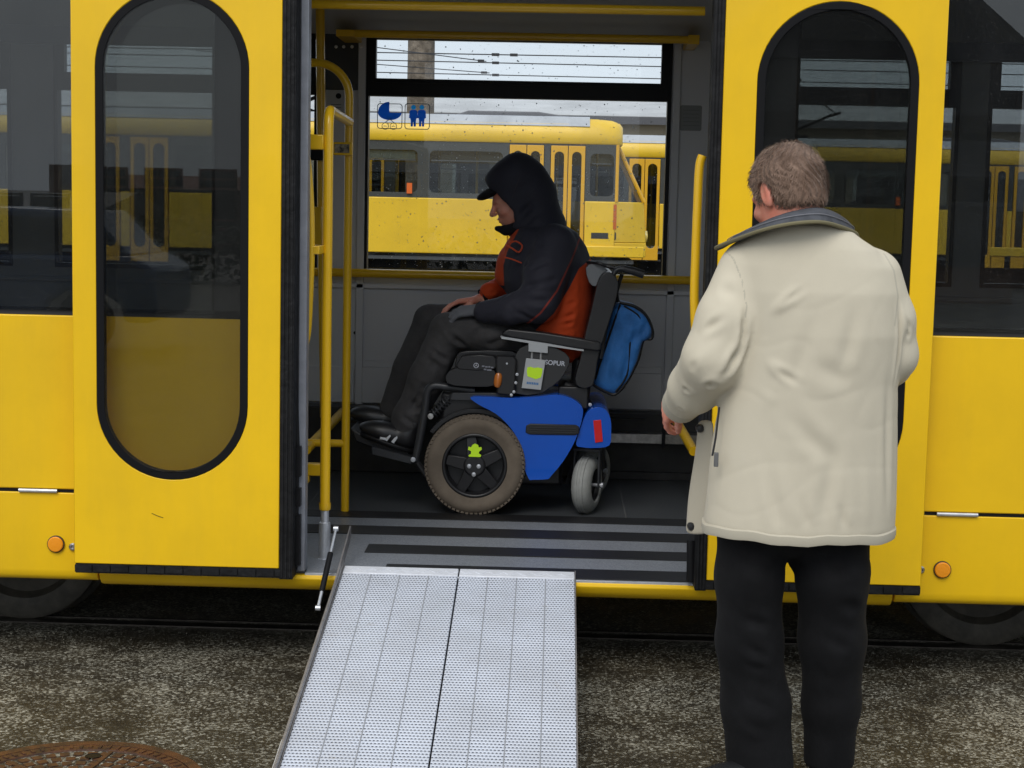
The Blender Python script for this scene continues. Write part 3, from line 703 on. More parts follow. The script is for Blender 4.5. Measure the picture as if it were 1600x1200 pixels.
    # folding doors
    for a, b in doors:
        d = None; mb = MB(); m_ = (a+b)/2
        for u, v in ((a+.01, m_-.006), (m_+.006, b-.01)):
            mb.ext([rect(u, zs-.22, v, zt-.03), rrect(u+.055, zs+.0, v-.055, zt-.12, (v-u)/2-.056)[::-1]], Yf-.012, Yf+.03)
        d = mb.build('door', m_y3, t, bevel=.006)
        MB().box(a+.03, Yf+.005, zs-.15, b-.03, Yf+.009, zt-.08).build('door_glass', g_ft, d, smooth=False)
        MB().box(a-.05, Yf+.04, zs-.24, b+.05, Yf+.05, zs-.21).build('step_edge', m_dark, d)
    # roof
    pr = [(0, zt), (-.02, zt+.03), (-.01, zt+.16), (.05, zt+.30), (.16, zt+.39), (W-.16, zt+.39), (W-.05, zt+.30), (W+.01, zt+.16), (W+.02, zt+.03), (W, zt)]
    mb = MB(); k = len(pr); st = [(xl, 1), (xf-.75, 1), (xf-.3, .985), (xf-.08, .94), (xf+.04, .84), (xf+.09, .70)]
    vs = []; fs = []
    for x, s_ in st:
        for (py, pz) in pr: vs.append((x, Yf+W/2+(py-W/2)*(.35+.65*s_), zt+(pz-zt)*s_))
    for i in range(len(st)-1):
        for j in range(k): fs.append((i*k+j, i*k+(j+1) % k, (i+1)*k+(j+1) % k, (i+1)*k+j))
    fs += [tuple(range(k)), tuple((len(st)-1)*k+j for j in range(k))]
    mb.add(vs, fs); mb.build('roof', m_y2, t, sharp=50)
    mb = MB(); mb.ext([(.022, zt+.268), (.145, zt+.405), (.3, zt+.425), (W-.3, zt+.425), (W-.145, zt+.405), (W-.022, zt+.268), (W-.06, zt+.26), (.06, zt+.26)], xl+.05, xf-.42, 'yz')
    mb.v = [(a, b+Yf, c) for a, b, c in mb.v]; mb.build('roof_walkway', m_groof, t)
    mb = MB(); mb.ext([(xf-2.6, zt+.40), (xf-2.3, zt+.50), (xf-1.2, zt+.50), (xf-.5, zt+.40)], Yf+.5, Yf+1.7); mb.build('roof_equipment', mat('dark_roof_box', (.10, .10, .11), .6), t, bevel=.02)
    # inside: floor, seats, poles
    mb = MB(); mb.box(xl+.05, Yf+.05, zs-.1, xf+.3, Yf+W-.05, zs-.05); mb.box(xl+.05, Yf+.06, zt-.02, xf, Yf+W-.06, zt-.01)
    k = int(length/.85)
    for i in range(k):
        x = xl+.5+i*.85
        if x > xf-3.2 or any(a-.3 < x < b+.3 for a, b in doors): continue
        for y in (Yf+.15, Yf+W-.55): mb.box(x, y, zs+.3, x+.4, y+.4, zs+.36); mb.box(x+.36, y, zs+.3, x+.40, y+.4, zs+.98)
    mb.box(xf-1.25, Yf+.1, zs, xf-1.2, Yf+1.2, zt-.1)
    mb.build('interior', m_darkin, t)
    mb = MB()
    for i in range(int(length/.62)): x = xl+.6+.62*i; mb.tube([(x, Yf+.35+(i % 2)*.5, zs), (x, Yf+.35+(i % 2)*.5, zt)], .022, 6)
    mb.each('grab_pole', m_rail, t)
    # bogies, skirts, lamps
    for bx in (xf-2.6, xl+2.8):
        b_ = MB().box(bx-1.3, Yf+.35, gz+.25, bx+1.3, Yf+W-.35, gz+.55).box(bx-1.1, Yf+.2, gz+.16, bx+1.1, Yf+.33, gz+.36).build('bogie', m_under, t, bevel=.03)
        for wx in (-.95, .95): MB().lathe([(.0001, -.03), (.33, -.03), (.35, .1), (.0001, .1)], (bx+wx, Yf+.30, gz+.35), n=32).build('wheel', m_wheelst, b_)
    MB().box(xl+.2, Yf+.25, gz+.12, xf, Yf+W-.25, zs-.09).build('underframe', m_under, t)
    for y in (Yf+.62, Yf+W-.62): MB().lathe([(.085, 0), (.085, .04), (.0001, .055)], (xf+.485, y, gz+1.0), (1, 0, 0), 20).build('headlight', mat('headlight_glass', (.75, .62, .2), .2), t)
    MB().box(xf-.03, Yf-.004, zw-.42, xf+.02, Yf+.001, zw-.04).build('direction_indicator', mat('indicator_orange', (.5, .12, .02), .3), t)
    MB().box(xf-.36, Yf-.004, gz+.96, xf-.10, Yf+.001, gz+1.05).box(xf+.0, Yf-.004, gz+.95, xf+.02, Yf+.06, gz+1.06).build('side_vent', m_dark, t)
    MB().box(xf-3.19, Yf-.03, zw+.06, xf-3.11, Yf+.012, zw+.22).build('side_lamp', mat('orange_lamp', (.75, .14, .02), .3), t)
    # pantograph
    p = MB(); px = xf-4.4
    p.tube([(px-.9, Yf+1.1, zt+.45), (px+.2, Yf+1.1, zt+.95), (px-.6, Yf+1.1, zt+1.5)], .035, 8); p.tube([(px-.6, Yf+.5, zt+1.52), (px-.6, Yf+1.7, zt+1.52)], .04, 8)
    p.tube([(px+.2, Yf+.6, zt+.93), (px+.2, Yf+1.6, zt+.93)], .03, 8); p.box(px-1.1, Yf+.5, zt+.41, px-.4, Yf+1.7, zt+.5); p.box(px-1.6, Yf+.5, zt+.5, px-1.0, Yf+1.2, zt+.75)
    p.build('pantograph', m_under, t)
    return t
old_tram(20.0, at(965, 205, 20).x, .12, 13.9, 'parked yellow tram with rounded nose and folding doors seen through the far window')
old_tram(26.0, 9.5, .12, 13.9, 'second parked yellow tram, standing further back behind the nose of the first')

# overhead line mast and wires
m_conc = mat('weathered_concrete_mast', (.22, .18, .14), .8, vary=(6, .5, (.10, .08, .06)), bump=(20, .5, .02))
mx_ = at(658, 100, 24).x
mst = thing('overhead_line_mast', (mx_, 24, .12), 'tall brown concrete mast standing between the two parked trams', 'mast')
MB().tube([(mx_, 24, .05), (mx_, 24, 11)], [.26, .20], 20).build('shaft', m_conc, mst)
MB().box(mx_-.04, 23.6, 7.9, mx_+.04, 24, 8.0).tube([(mx_, 24, 8), (mx_-2.6, 23.8, 8.1)], .04, 8).build('bracket_arm', m_dark, mst)
MB().lathe([(.262, -.1), (.262, .1)], (mx_, 24, 7.6), (0, 0, 1), 20).build('collar', m_dark, mst)
wires = [((590, 82), (1030, 90), 16.8), ((590, 94), (1030, 104), 18.6), ((590, 113), (1030, 123), 19.4), ((478, 60), (760, 96), 21.0), ((478, 92), (765, 114), 22.5), ((640, 150), (1010, 158), 30)]
m_wire = mat('dark_wire', (.03, .03, .035), .5)
txt = ['uppermost level overhead wire crossing the sky strip of the far window', 'middle level overhead wire crossing the sky strip of the far window', 'lowest level overhead wire crossing the sky strip of the far window',
       'upper slanting span wire running down to the right in the far window', 'lower slanting span wire running down to the right in the far window', 'distant overhead wire low above the parked trams']
for (a, b, Y), lb in zip(wires, txt):
    pa, pb = at(*a, Y), at(*b, Y); d = pb-pa
    k0, k1 = (-3, 3) if abs(d.z)/d.length < .03 else (-.6, 1)
    mb = MB(); o = thing('overhead_wire', pa, lb, 'wire', 'overhead wires above the yard')
    mb.tube([pa+d*k0, pa, pb, pa+d*k1] if k1 > 1 else [pa+d*k0, pb], .0075, 6); mb.build('wire', m_wire, o)
    mb = MB(); q = pa+d*(.42 if k1 > 1 else .97); mb.obox(q, (.05, 0, 0), (0, .02, 0), (0, 0, .018))
    if k1 > 1 and Y < 17: mb.obox(q+d*.065, (.05, 0, 0), (0, .02, 0), (0, 0, .018))
    mb.build('wire_clamp', m_wire, o)

# sheds and houses beyond the yard
m_beige = mat('beige_render', (.42, .36, .27), .8, vary=(.6, .15))
m_pale = mat('pale_roof_sheet', (.50, .50, .50), .6, vary=(.5, .25))
m_win = mat('dark_window_glass', (.03, .035, .04), .1)
Yh = 46
zt_, ze_ = at(1000, 183, Yh).z, at(1000, 150, Yh+6).z
hall = thing('depot_hall', (4, Yh, .1), 'long low beige depot hall with pale roof behind the parked trams', 'building')
MB().box(-34, Yh, .1, 34, Yh+14, zt_).build('wall', m_beige, hall)
MB().ext([(Yh-.5, zt_), (Yh+7, ze_+.25), (Yh+14.5, zt_), (Yh+14.5, zt_-.2), (Yh-.5, zt_-.2)], -34.4, 34.4, 'yz').build('roof', m_pale, hall)
mb = MB()
for i in range(90): mb.box(-33+i*.74, Yh+4.6, ze_-.28, -33+i*.74+.35, Yh+4.9, ze_+.12)
mb.build('roof_lights', mat('roof_light_glass', (.10, .10, .11), .3), hall)
mb = MB(); mb.box(-34.5, Yh-.55, zt_-.25, 34.5, Yh-.5, zt_-.02); mb.build('gutter', mat('gutter_dark', (.09, .09, .10), .6), hall)
for i in range(16):
    x = -32+i*4.1; f = MB().ext([rect(x, 1.4, x+2.4, 3.1), rect(x+.1, 1.5, x+2.3, 3.0)], Yh-.06, Yh+.0).build('window', m_white, hall)
    MB().box(x+.1, Yh-.03, 1.5, x+2.3, Yh-.01, 3.0).build('pane', m_win, f)
def house(name, x0, y0, x1, y1, z0, ze, zr, mwall, mroof, label, rows, cols, face, axis='x', ww=1.0, wh=1.4, cat='building'):
    """box house with gable roof; windows on the side y = face"""
    h = thing(name, ((x0+x1)/2, (y0+y1)/2, z0), label, cat)
    MB().box(x0, y0, z0, x1, y1, ze).build('wall', mwall, h)
    ym, xm = (y0+y1)/2, (x0+x1)/2
    if axis == 'x': r_ = MB().ext([(y0-.4, ze), (ym, zr), (y1+.4, ze)], x0-.3, x1+.3, 'yz').build('roof', mroof, h)
    else: r_ = MB().ext([(x0-.4, ze), (xm, zr), (x1+.4, ze)], y0-.3, y1+.3, 'xz').build('roof', mroof, h)
    MB().box(xm+.8, ym-.4, zr-1.2, xm+1.6, ym+.4, zr+.7).build('chimney', m_brick, r_)
    s_ = -1 if face == y0 else 1
    for i in range(rows):
        for j in range(cols):
            cx = x0+(x1-x0)*(j+.5)/cols; cz_ = z0+1.0+(ze-z0-1)*(i+.45)/rows
            ya, yb = sorted((face+.03*s_, face)); 
            f = MB().ext([rect(cx-ww/2-.07, cz_-wh/2-.07, cx+ww/2+.07, cz_+wh/2+.07), rect(cx-ww/2, cz_-wh/2, cx+ww/2, cz_+wh/2)], ya-.02, yb+.02).build('window', m_white if mwall is m_beige else mroof, h, smooth=False)
            MB().box(cx-ww/2, ya, cz_-wh/2, cx+ww/2, yb-.005, cz_+wh/2).build('pane', m_win, f, smooth=False)
    return h
m_brick = mat('brown_brick', (.20, .115, .075), .85, vary=(3, .3)); m_red = mat('red_roof_tile', (.22, .085, .055), .8, vary=(2, .3)); m_slate = mat('slate_roof', (.07, .07, .08), .6, vary=(2, .3))
a = at(588, 122, 75); house('far_house', a.x-14, 75, a.x+3, 85, .1, 5.4, 6.6, m_beige, m_pale, 'distant low house with pale snowy roof left of the mast', 1, 6, 75)
# buildings on this side of the yard, behind the viewer, mirrored in the tram glass
def mir(px, py, K): p = at(px, py, K); return p.x, p.z
x0, zr = mir(10, 296, 34); x1, ze = mir(115, 345, 34)
house('town_house', x0-4, -44, x1+.0, -34, 0, ze, zr, m_beige, m_slate, 'pale two storey town house with slate roof across the street', 2, 5, -34, ww=.8, wh=1.1)
x0, zr = mir(130, 268, 44); x1, ze = mir(470, 300, 44)
house('brick_house', x0, -54, x1, -44, 0, ze, zr, m_brick, m_red, 'brick house with red tiled roof beyond the street', 3, 4, -44)
x0, _ = mir(1120, 300, 24); x1, _ = mir(1500, 300, 24); ze = mir(1300, 95, 24)[1]; zr = mir(1380, 0, 24)[1]
house('brick_warehouse', x0, -38, x1+1.0, -24, 0, ze, zr+1.5, m_brick, m_slate, 'tall dark brown brick block with rows of windows', 3, 4, -24, axis='y', ww=1.1, wh=1.5)
x0, _ = mir(1500, 300, 30); house('brick_annex', x0+1, -42, x0+9, -30, 0, mir(1560, 330, 30)[1], mir(1560, 270, 30)[1], m_brick, m_slate, 'lower brick annexe beside the tall brown block', 2, 4, -30, ww=.9, wh=1.3)
# hedge and trees on that side
def leaf_mass(n, c, r, size, rng):
    mb = MB()
    for i in range(n):
        d = rng.normal(size=3); d /= np.linalg.norm(d); q = np.array(c)+d*np.array(r)*rng.random()**.4*(1+.18*math.sin(5*d[0]+3*d[2]))
        a = rng.normal(size=3); a /= np.linalg.norm(a); b = np.cross(a, rng.normal(size=3)); b /= np.linalg.norm(b); s_ = size*(.6+.8*rng.random())
        q = Vector(q); a = Vector(a)*s_; b = Vector(b)*s_*.6
        mb.add([q-a, q+b, q+a, q-b], [(0, 1, 2, 3)])
    return mb
m_leaf = mat('dark_leaves', (.045, .06, .025), .7, vary=(2, .4)); m_bark = mat('bark', (.08, .06, .045), .9)
mb = leaf_mass(3500, (-9, -26, .55), (11, .8, .75), .10, RNG)
tag(mb.build('hedge', m_leaf, smooth=False), 'long low clipped dark hedge in front of the pale house', 'hedge')
# parked blue car on that side, mirrored low in the left-hand glass
p = mir(-60, 440, 11); cx = p[0]; m_cblue = mat('blue_car_paint', (.03, .07, .16), .25, coat=.6)
car = thing('parked_car', (cx, -11, 0), 'dark blue hatchback parked across the road with its nose to the left', 'car')
Yc = -11; 
side = [(-2.0, .35), (-2.02, .62), (-1.9, .80), (-1.2, .93), (-.95, .96), (1.75, .98), (1.98, .85), (2.0, .5), (1.95, .32), (1.68, .32), (1.62, .5), (1.45, .62), (1.25, .64), (1.05, .62), (.88, .5), (.82, .30), (-.92, .30), (-.98, .5), (-1.12, .62), (-1.32, .64), (-1.5, .62), (-1.66, .5), (-1.72, .33)]
MB().ext([(cx+a, b) for a, b in side], Yc-1.6, Yc).build('body', m_cblue, car, bevel=.05, seg=3)
MB().ext([(cx+a, b) for a, b in [(-1.0, .955), (-.2, 1.40), (.2, 1.44), (1.3, 1.42), (1.72, .975)]], Yc-1.5, Yc-.1).build('cabin', m_cblue, car, bevel=.05, seg=3)
for pl in ([(-.70, 1.0), (-.18, 1.33), (.22, 1.36), (.24, 1.0)], [(.32, 1.0), (.31, 1.36), (1.22, 1.34), (1.46, 1.0)]): MB().ext([(cx+a, b) for a, b in pl], Yc-.099, Yc-.09).build('window', m_win, car, smooth=False)
for wx in (-1.32, 1.25):
    wh_ = MB().lathe([(.0001, -.16), (.2, -.16), (.30, -.15), (.31, -.02), (.26, 0), (.19, .0)], (cx+wx, Yc, .31), n=32).build('wheel', m_rub, car)
    MB().lathe([(.19, -.02), (.17, .0), (.05, -.01), (.0001, .0)], (cx+wx, Yc, .31), n=24).build('rim', m_dark, wh_)
MB().ext([(cx-1.98, .60), (cx-1.9, .76), (cx-1.6, .80), (cx-1.65, .66)], Yc-.2, Yc+.008).build('headlight', m_white, car)

# ------------------------------------------------------------------ soft bodies: smooth union of tapered limbs, meshed by surface nets
class Field:
    def __init__(s, lo, hi, h):
        s.lo = np.array(lo, float); s.h = h; n = np.ceil((np.array(hi)-s.lo)/h).astype(int)+1
        ax = [s.lo[i]+h*np.arange(n[i]) for i in range(3)]
        s.P = np.stack(np.meshgrid(*ax, indexing='ij'), -1).astype(np.float32)
    def cone(s, a, b, ra, rb, sq=(1, 1, 1)):
        q = np.array(sq, np.float32); a = np.array(a, np.float32)*q; b = np.array(b, np.float32)*q; p = s.P*q
        ab = b-a; t = np.clip(((p-a)@ab)/max(ab@ab, 1e-9), 0, 1)
        return np.linalg.norm(p-(a+t[..., None]*ab), axis=-1)-(ra+(rb-ra)*t)
    def chain(s, pts, rs, sq=(1, 1, 1), k=.02):
        d = None
        for i in range(len(pts)-1):
            e = s.cone(pts[i], pts[i+1], rs[i], rs[i+1], sq); d = e if d is None else smin(d, e, k)
        return d
    def ell(s, c, r, rot=None):
        p = s.P-np.array(c, np.float32)
        if rot is not None: p = p@np.array(rot, np.float32)      # columns = local axes
        r = np.array(r, np.float32); k = np.linalg.norm(p/r, axis=-1)
        return (k-1)*float(r.min())*np.clip(k, .6, 1.6)**.0
    def box(s, c, hs, rot=None, rd=.01):
        p = s.P-np.array(c, np.float32)
        if rot is not None: p = p@np.array(rot, np.float32)
        q = np.abs(p)-np.array(hs, np.float32)+rd
        return np.linalg.norm(np.maximum(q, 0), axis=-1)+np.minimum(q.max(-1), 0)-rd
    def mesh(s, d):
        d = d.astype(np.float32).copy()
        d[0], d[-1] = 1, 1; d[:, 0], d[:, -1] = 1, 1; d[:, :, 0], d[:, :, -1] = 1, 1
        ins = d < 0; n = np.array(d.shape)-1
        acc = np.zeros((*n, 3), np.float32); cnt = np.zeros(n, np.float32)
        base = np.stack(np.meshgrid(*[np.arange(k) for k in n], indexing='ij'), -1)
        cs = [(i, j, k) for i in (0, 1) for j in (0, 1) for k in (0, 1)]
        V = {c: d[c[0]:c[0]+n[0], c[1]:c[1]+n[1], c[2]:c[2]+n[2]] for c in cs}
        for c in cs:
            for ax in range(3):
                if c[ax]: continue
                e = list(c); e[ax] = 1; e = tuple(e); a, b = V[c], V[e]; m = (a < 0) != (b < 0)
                t = np.where(m, a/np.where(m, a-b, 1), 0)
                for x in range(3): acc[..., x] += np.where(m, c[x]+(t if x == ax else 0), 0)
                cnt += m
        act = cnt > 0; idx = -np.ones(n, int); idx[act] = np.arange(act.sum())
        v = s.lo+(base[act]+acc[act]/cnt[act][:, None])*s.h
        F = []
        for ax in range(3):
            o = [x for x in range(3) if x != ax]
            A = ins; sl0 = [slice(1, n[x]) for x in range(3)]; sl0[ax] = slice(0, n[ax]); sl1 = list(sl0); sl1[ax] = slice(1, n[ax]+1)
            a, b = A[tuple(sl0)], A[tuple(sl1)]; q = np.argwhere(a != b)
            if len(q) == 0: continue
            flip = a[a != b]; q = q.copy()
            for x in o: q[:, x] += 1
            def I(du, dv):
                r = q.copy(); r[:, o[0]] -= du; r[:, o[1]] -= dv; return idx[r[:, 0], r[:, 1], r[:, 2]]
            f = np.stack([I(0, 0), I(1, 0), I(1, 1), I(0, 1)], 1)
            if ax == 1: flip = ~flip
            f[~flip] = f[~flip][:, ::-1]; F.append(f)
        return v, np.concatenate(F)
def smin(a, b, k): h = np.clip(.5+.5*(b-a)/k, 0, 1); return b*(1-h)+a*h-k*h*(1-h)
def smax(a, b, k): return -smin(-a, -b, k)
def vnoise(P, sc, seed=0):           # cheap smooth noise from summed sines
    r = np.random.default_rng(seed); o = 0
    for i in range(7):
        k = r.normal(size=3); k /= np.linalg.norm(k); o = o+np.sin((P@k.astype(np.float32))*sc*(.7+.9*r.random())+6.28*r.random())
    return o/4
def fold(v, nrm, a, b, wd, dep, out=.5):       # a crease line pressed into a surface, with a raised lip beside it
    a, b = np.array(a, float), np.array(b, float); ab = b-a; t = np.clip(((v-a)@ab)/(ab@ab), 0, 1)
    dvec = v-(a+t[:, None]*ab); d = np.linalg.norm(dvec, axis=1)
    taper = np.sin(np.pi*np.clip(t, .03, .985)**1.7)**.75
    return (-dep*np.exp(-(d/wd)**2)+out*dep*np.exp(-((d-1.9*wd)/(1.1*wd))**2))*taper
def soft(name, v, f, m, parent=None, attrs=None, relax=1):
    """numpy mesh -> object; relax = Laplacian smoothing rounds"""
    n = len(v); e = np.concatenate([f[:, [0, 1]], f[:, [1, 2]], f[:, [2, 3]], f[:, [3, 0]]]); e = np.concatenate([e, e[:, ::-1]])
    cnt = np.bincount(e[:, 0], minlength=n)[:, None]
    for _ in range(relax):
        a = np.stack([np.bincount(e[:, 0], weights=v[e[:, 1], i], minlength=n) for i in range(3)], 1)/np.maximum(cnt, 1); v = v*.5+a*.5
    me = bpy.data.meshes.new(name); me.from_pydata(v.tolist(), [], f.tolist())
    me.polygons.foreach_set('use_smooth', [True]*len(f))
    for x in (m if isinstance(m, (list, tuple)) else [m]): me.materials.append(x)
    for k, val in (attrs or {}).items():
        at_ = me.attributes.new(k, 'FLOAT', 'POINT'); at_.data.foreach_set('value', np.asarray(val(v) if callable(val) else val, np.float32))
    me.update(); o = bpy.data.objects.new(name, me); COL.objects.link(o)
    if parent is not None: o.parent = parent; o.matrix_parent_inverse = world(parent).inverted()
    return o
def normals(v, f):
    fn = np.cross(v[f[:, 2]]-v[f[:, 0]], v[f[:, 3]]-v[f[:, 1]]); n = np.zeros_like(v)
    for i in range(4):
        for x in range(3): n[:, x] += np.bincount(f[:, i], weights=fn[:, x], minlength=len(v))
    return n/np.maximum(np.linalg.norm(n, axis=1, keepdims=True), 1e-9)
def creased(v, f, folds, amp=0, sc=40, seed=1):
    n = normals(v, f); d = np.zeros(len(v))
    for fo in folds: d += fold(v, n, *fo)
    if amp:
        d += amp*vnoise(v.astype(np.float32), sc, seed)
        w_ = v+.02*np.stack([vnoise(v.astype(np.float32), sc*.6, seed+i) for i in (31, 32, 33)], 1)     # sharp little puckers
        d -= amp*.9*np.clip(1-np.abs(vnoise((w_*np.array([1, 1, 1.8])).astype(np.float32), sc*1.5, seed+7))*3, 0, 1)**2*np.clip(.3+vnoise(v.astype(np.float32), sc*.4, seed+9), 0, 1)
    return v+n*d[:, None]
A3 = lambda p: np.array(p, float)
def cloth(name, col, rough=.85, bump=(500, .25, .001), vary=None, sheen=.15, masks=()):
    """masks: (attribute, colour, mode) - panels of another cloth where the attribute is > 0, or piping where it is near 0"""
    m = mat(name, col, rough, bump=bump, vary=vary, sheen=sheen if sum(col) > .5 else .02, spec=.12 if sum(col) < .3 else .25); n = m.node_tree; b = n.nodes['Principled BSDF']
    src = b.inputs['Base Color'].links[0].from_socket if b.inputs['Base Color'].links else None
    for at_, c, wdt in masks:
        a = n.nodes.new('ShaderNodeAttribute'); a.attribute_name = at_
        mr = n.nodes.new('ShaderNodeMapRange')
        if wdt:
            ab = n.nodes.new('ShaderNodeMath'); ab.operation = 'ABSOLUTE'; n.links.new(a.outputs['Fac'], ab.inputs[0]); n.links.new(ab.outputs[0], mr.inputs[0])
            mr.inputs['From Min'].default_value = wdt; mr.inputs['From Max'].default_value = wdt*.7
        else:
            n.links.new(a.outputs['Fac'], mr.inputs[0]); mr.inputs['From Min'].default_value = -.0012; mr.inputs['From Max'].default_value = .0012
        mx = n.nodes.new('ShaderNodeMix'); mx.data_type = 'RGBA'; n.links.new(mr.outputs[0], mx.inputs['Factor'])
        if src: n.links.new(src, mx.inputs['A'])
        else: mx.inputs['A'].default_value = (*col, 1)
        mx.inputs['B'].default_value = (*c, 1); src = mx.outputs['Result']
    if masks: n.links.new(src, b.inputs['Base Color'])
    return m
def skin(name, col):
    m = mat(name, col, .5, bump=(400, .15, .001), vary=(14, .2, (col[0]*1.0, col[1]*.75, col[2]*.72))); b = m.node_tree.nodes['Principled BSDF']
    b.inputs['Subsurface Weight'].default_value = .12; b.inputs['Subsurface Radius'].default_value = (.01, .004, .002); b.inputs['Subsurface Scale'].default_value = 1
    return m
def head_field(c, rot, h=.0035, s_=1.0):
    """head with face, in its own frame: x to its right, y to the front, z up; rot columns are those axes"""
    c = A3(c); rot = np.array(rot, float)
    lo, hi = c-.17*s_, c+.17*s_
    F = Field(lo, hi, h); W = lambda p: c+rot@(A3(p)*s_)
    E = lambda p, r: F.ell(W(p), A3(r)*s_, rot)
    d = E((0, -.012, .022), (.077, .098, .092))
    d = smin(d, E((0, .028, -.035), (.060, .062, .075)), .03)          # face
    d = smin(d, E((0, .052, -.086), (.030, .030, .026)), .03)          # chin
    d = smin(d, E((0, .010, -.070), (.055, .050, .035)), .03)          # jaw
    d = smin(d, E((0, .078, .012), (.045, .016, .012)), .016)          # brow ridge
    for x in (-1, 1):
        d = smax(d, -E((.030*x, .097, -.006), (.015, .014, .011)), .012)   # eye socket
        d = smin(d, E((.030*x, .078, -.008), (.0125, .012, .011)), .003)   # eyeball and lids
        d = smin(d, E((.040*x, .066, -.034), (.022, .020, .018)), .018)    # cheekbone
    d = smin(d, F.cone(W((0, .092, .002)), W((0, .114, -.032)), .0075*s_, .0115*s_), .010)   # nose bridge to tip
    for x in (-1, 1): d = smin(d, E((.011*x, .104, -.036), (.0085, .010, .008)), .006)
    d = smin(d, E((0, .087, -.060), (.024, .014, .0065)), .006)        # upper lip
    d = smin(d, E((0, .085, -.071), (.020, .013, .0065)), .005)        # lower lip
    d = smax(d, -E((0, .105, -.0655), (.022, .016, .0016)), .003)
    for x in (-1, 1):                                                   # ears
        e = E((.079*x, -.012, -.012), (.009, .020, .034)); e = smax(e, -E((.089*x, -.008, -.010), (.006, .011, .022)), .004)
        d = smin(d, e, .006)
    return F, d, W
m_skin1 = skin('ruddy_skin', (.62, .27, .19)); m_skin2 = skin('weathered_skin', (.68, .33, .235))
def frame(fwd, up=(0, 0, 1)):
    y = A3(fwd); y /= np.linalg.norm(y); u = A3(up); z = u-y*(u@y); z /= np.linalg.norm(z); return np.stack([np.cross(y, z), y, z], 1)
def hand(F, d, wrist, fwd, back, side, curl=.5, L=.185, k=.006, spread=1.0, thumb=1.0):
    """five fingers on a palm; back = direction the back of the hand faces, side = +1/-1 side of the thumb"""
    f = A3(fwd); f /= np.linalg.norm(f); b = A3(back); b = b-f*(b@f); b /= np.linalg.norm(b); x = np.cross(f, b)*side; w_ = A3(wrist); P_ = L*.5
    d = smin(d, F.chain([w_, w_+f*P_*.55, w_+f*P_], [.024, .030, .030], k=.01)+0*0, .012) if False else d
    for i, o in enumerate((.030, .010, -.010, -.029)):
        base = w_+f*(P_*(.98 if i in (1, 2) else .92))+x*o; mroot = w_+f*.012+x*o*.55
        d = smin(d, F.cone(mroot, base, .0150, .0115), .012)
        ln = L*(.43, .48, .45, .35)[i]; p = base; ang = .15
        seg = (.44, .32, .24); r_ = [.0098, .0090, .0082, .0070]
        dirv = f*math.cos(ang)-b*math.sin(ang)
        dd = None
        for j in range(3):
            ang += curl*(.55+.25*j+.08*i); dirv = f*math.cos(ang)-b*math.sin(ang)+x*(.05*spread*(1.5-i)/1.5); q = p+dirv*ln*seg[j]
            e = F.cone(p, q, r_[j], r_[j+1]); dd = e if dd is None else smin(dd, e, .003); p = q
        d = smin(d, dd, .0035)
    t0 = w_+f*.022+x*.022-b*.004; t1 = t0+(f*.6+x*.62-b*.3*thumb)*.040; t2 = t1+(f*.85+x*.2-b*.45*thumb)*.030; t3 = t2+(f*.9-x*.05-b*.5*thumb)*.024
    d = smin(d, F.chain([t0, t1, t2, t3], [.0165, .0125, .0105, .0085], k=.006), .008)
    return d

# ------------------------------------------------------------------ powered wheelchair
m_blue = mat('blue_gloss_plastic', (.002, .090, .55), .26, coat=.35, spec=.3, vary=(3, .12), bump=(90, .03, .002))
m_tyre = mat('brown_dusty_tyre', (.155, .125, .095), .85, vary=(9, .25))
m_grey_tyre = mat('light_grey_tyre', (.30, .31, .30), .75, vary=(10, .25))
m_bplast = mat('black_plastic', (.014, .014, .016), .42, bump=(200, .2, .001))
m_vinyl = mat('black_vinyl', (.016, .016, .018), .38, bump=(30, .15, .004))
m_frame = mat('charcoal_frame', (.040, .042, .047), .38, metal=.2)
m_neon = mat('neon_sticker', (.62, .98, .02), .5)
m_silver = mat('silver_plate', (.46, .48, .50), .4, metal=.3)
NY = 1.11                              # outer face of the near side
wc = thing('power_wheelchair', (-.15, 1.43, FZ), 'blue and black powered wheelchair standing in the tram doorway', 'wheelchair')
FW = Vector(at(742, 726, NY+.04)); WR = FW.z-FZ-.001
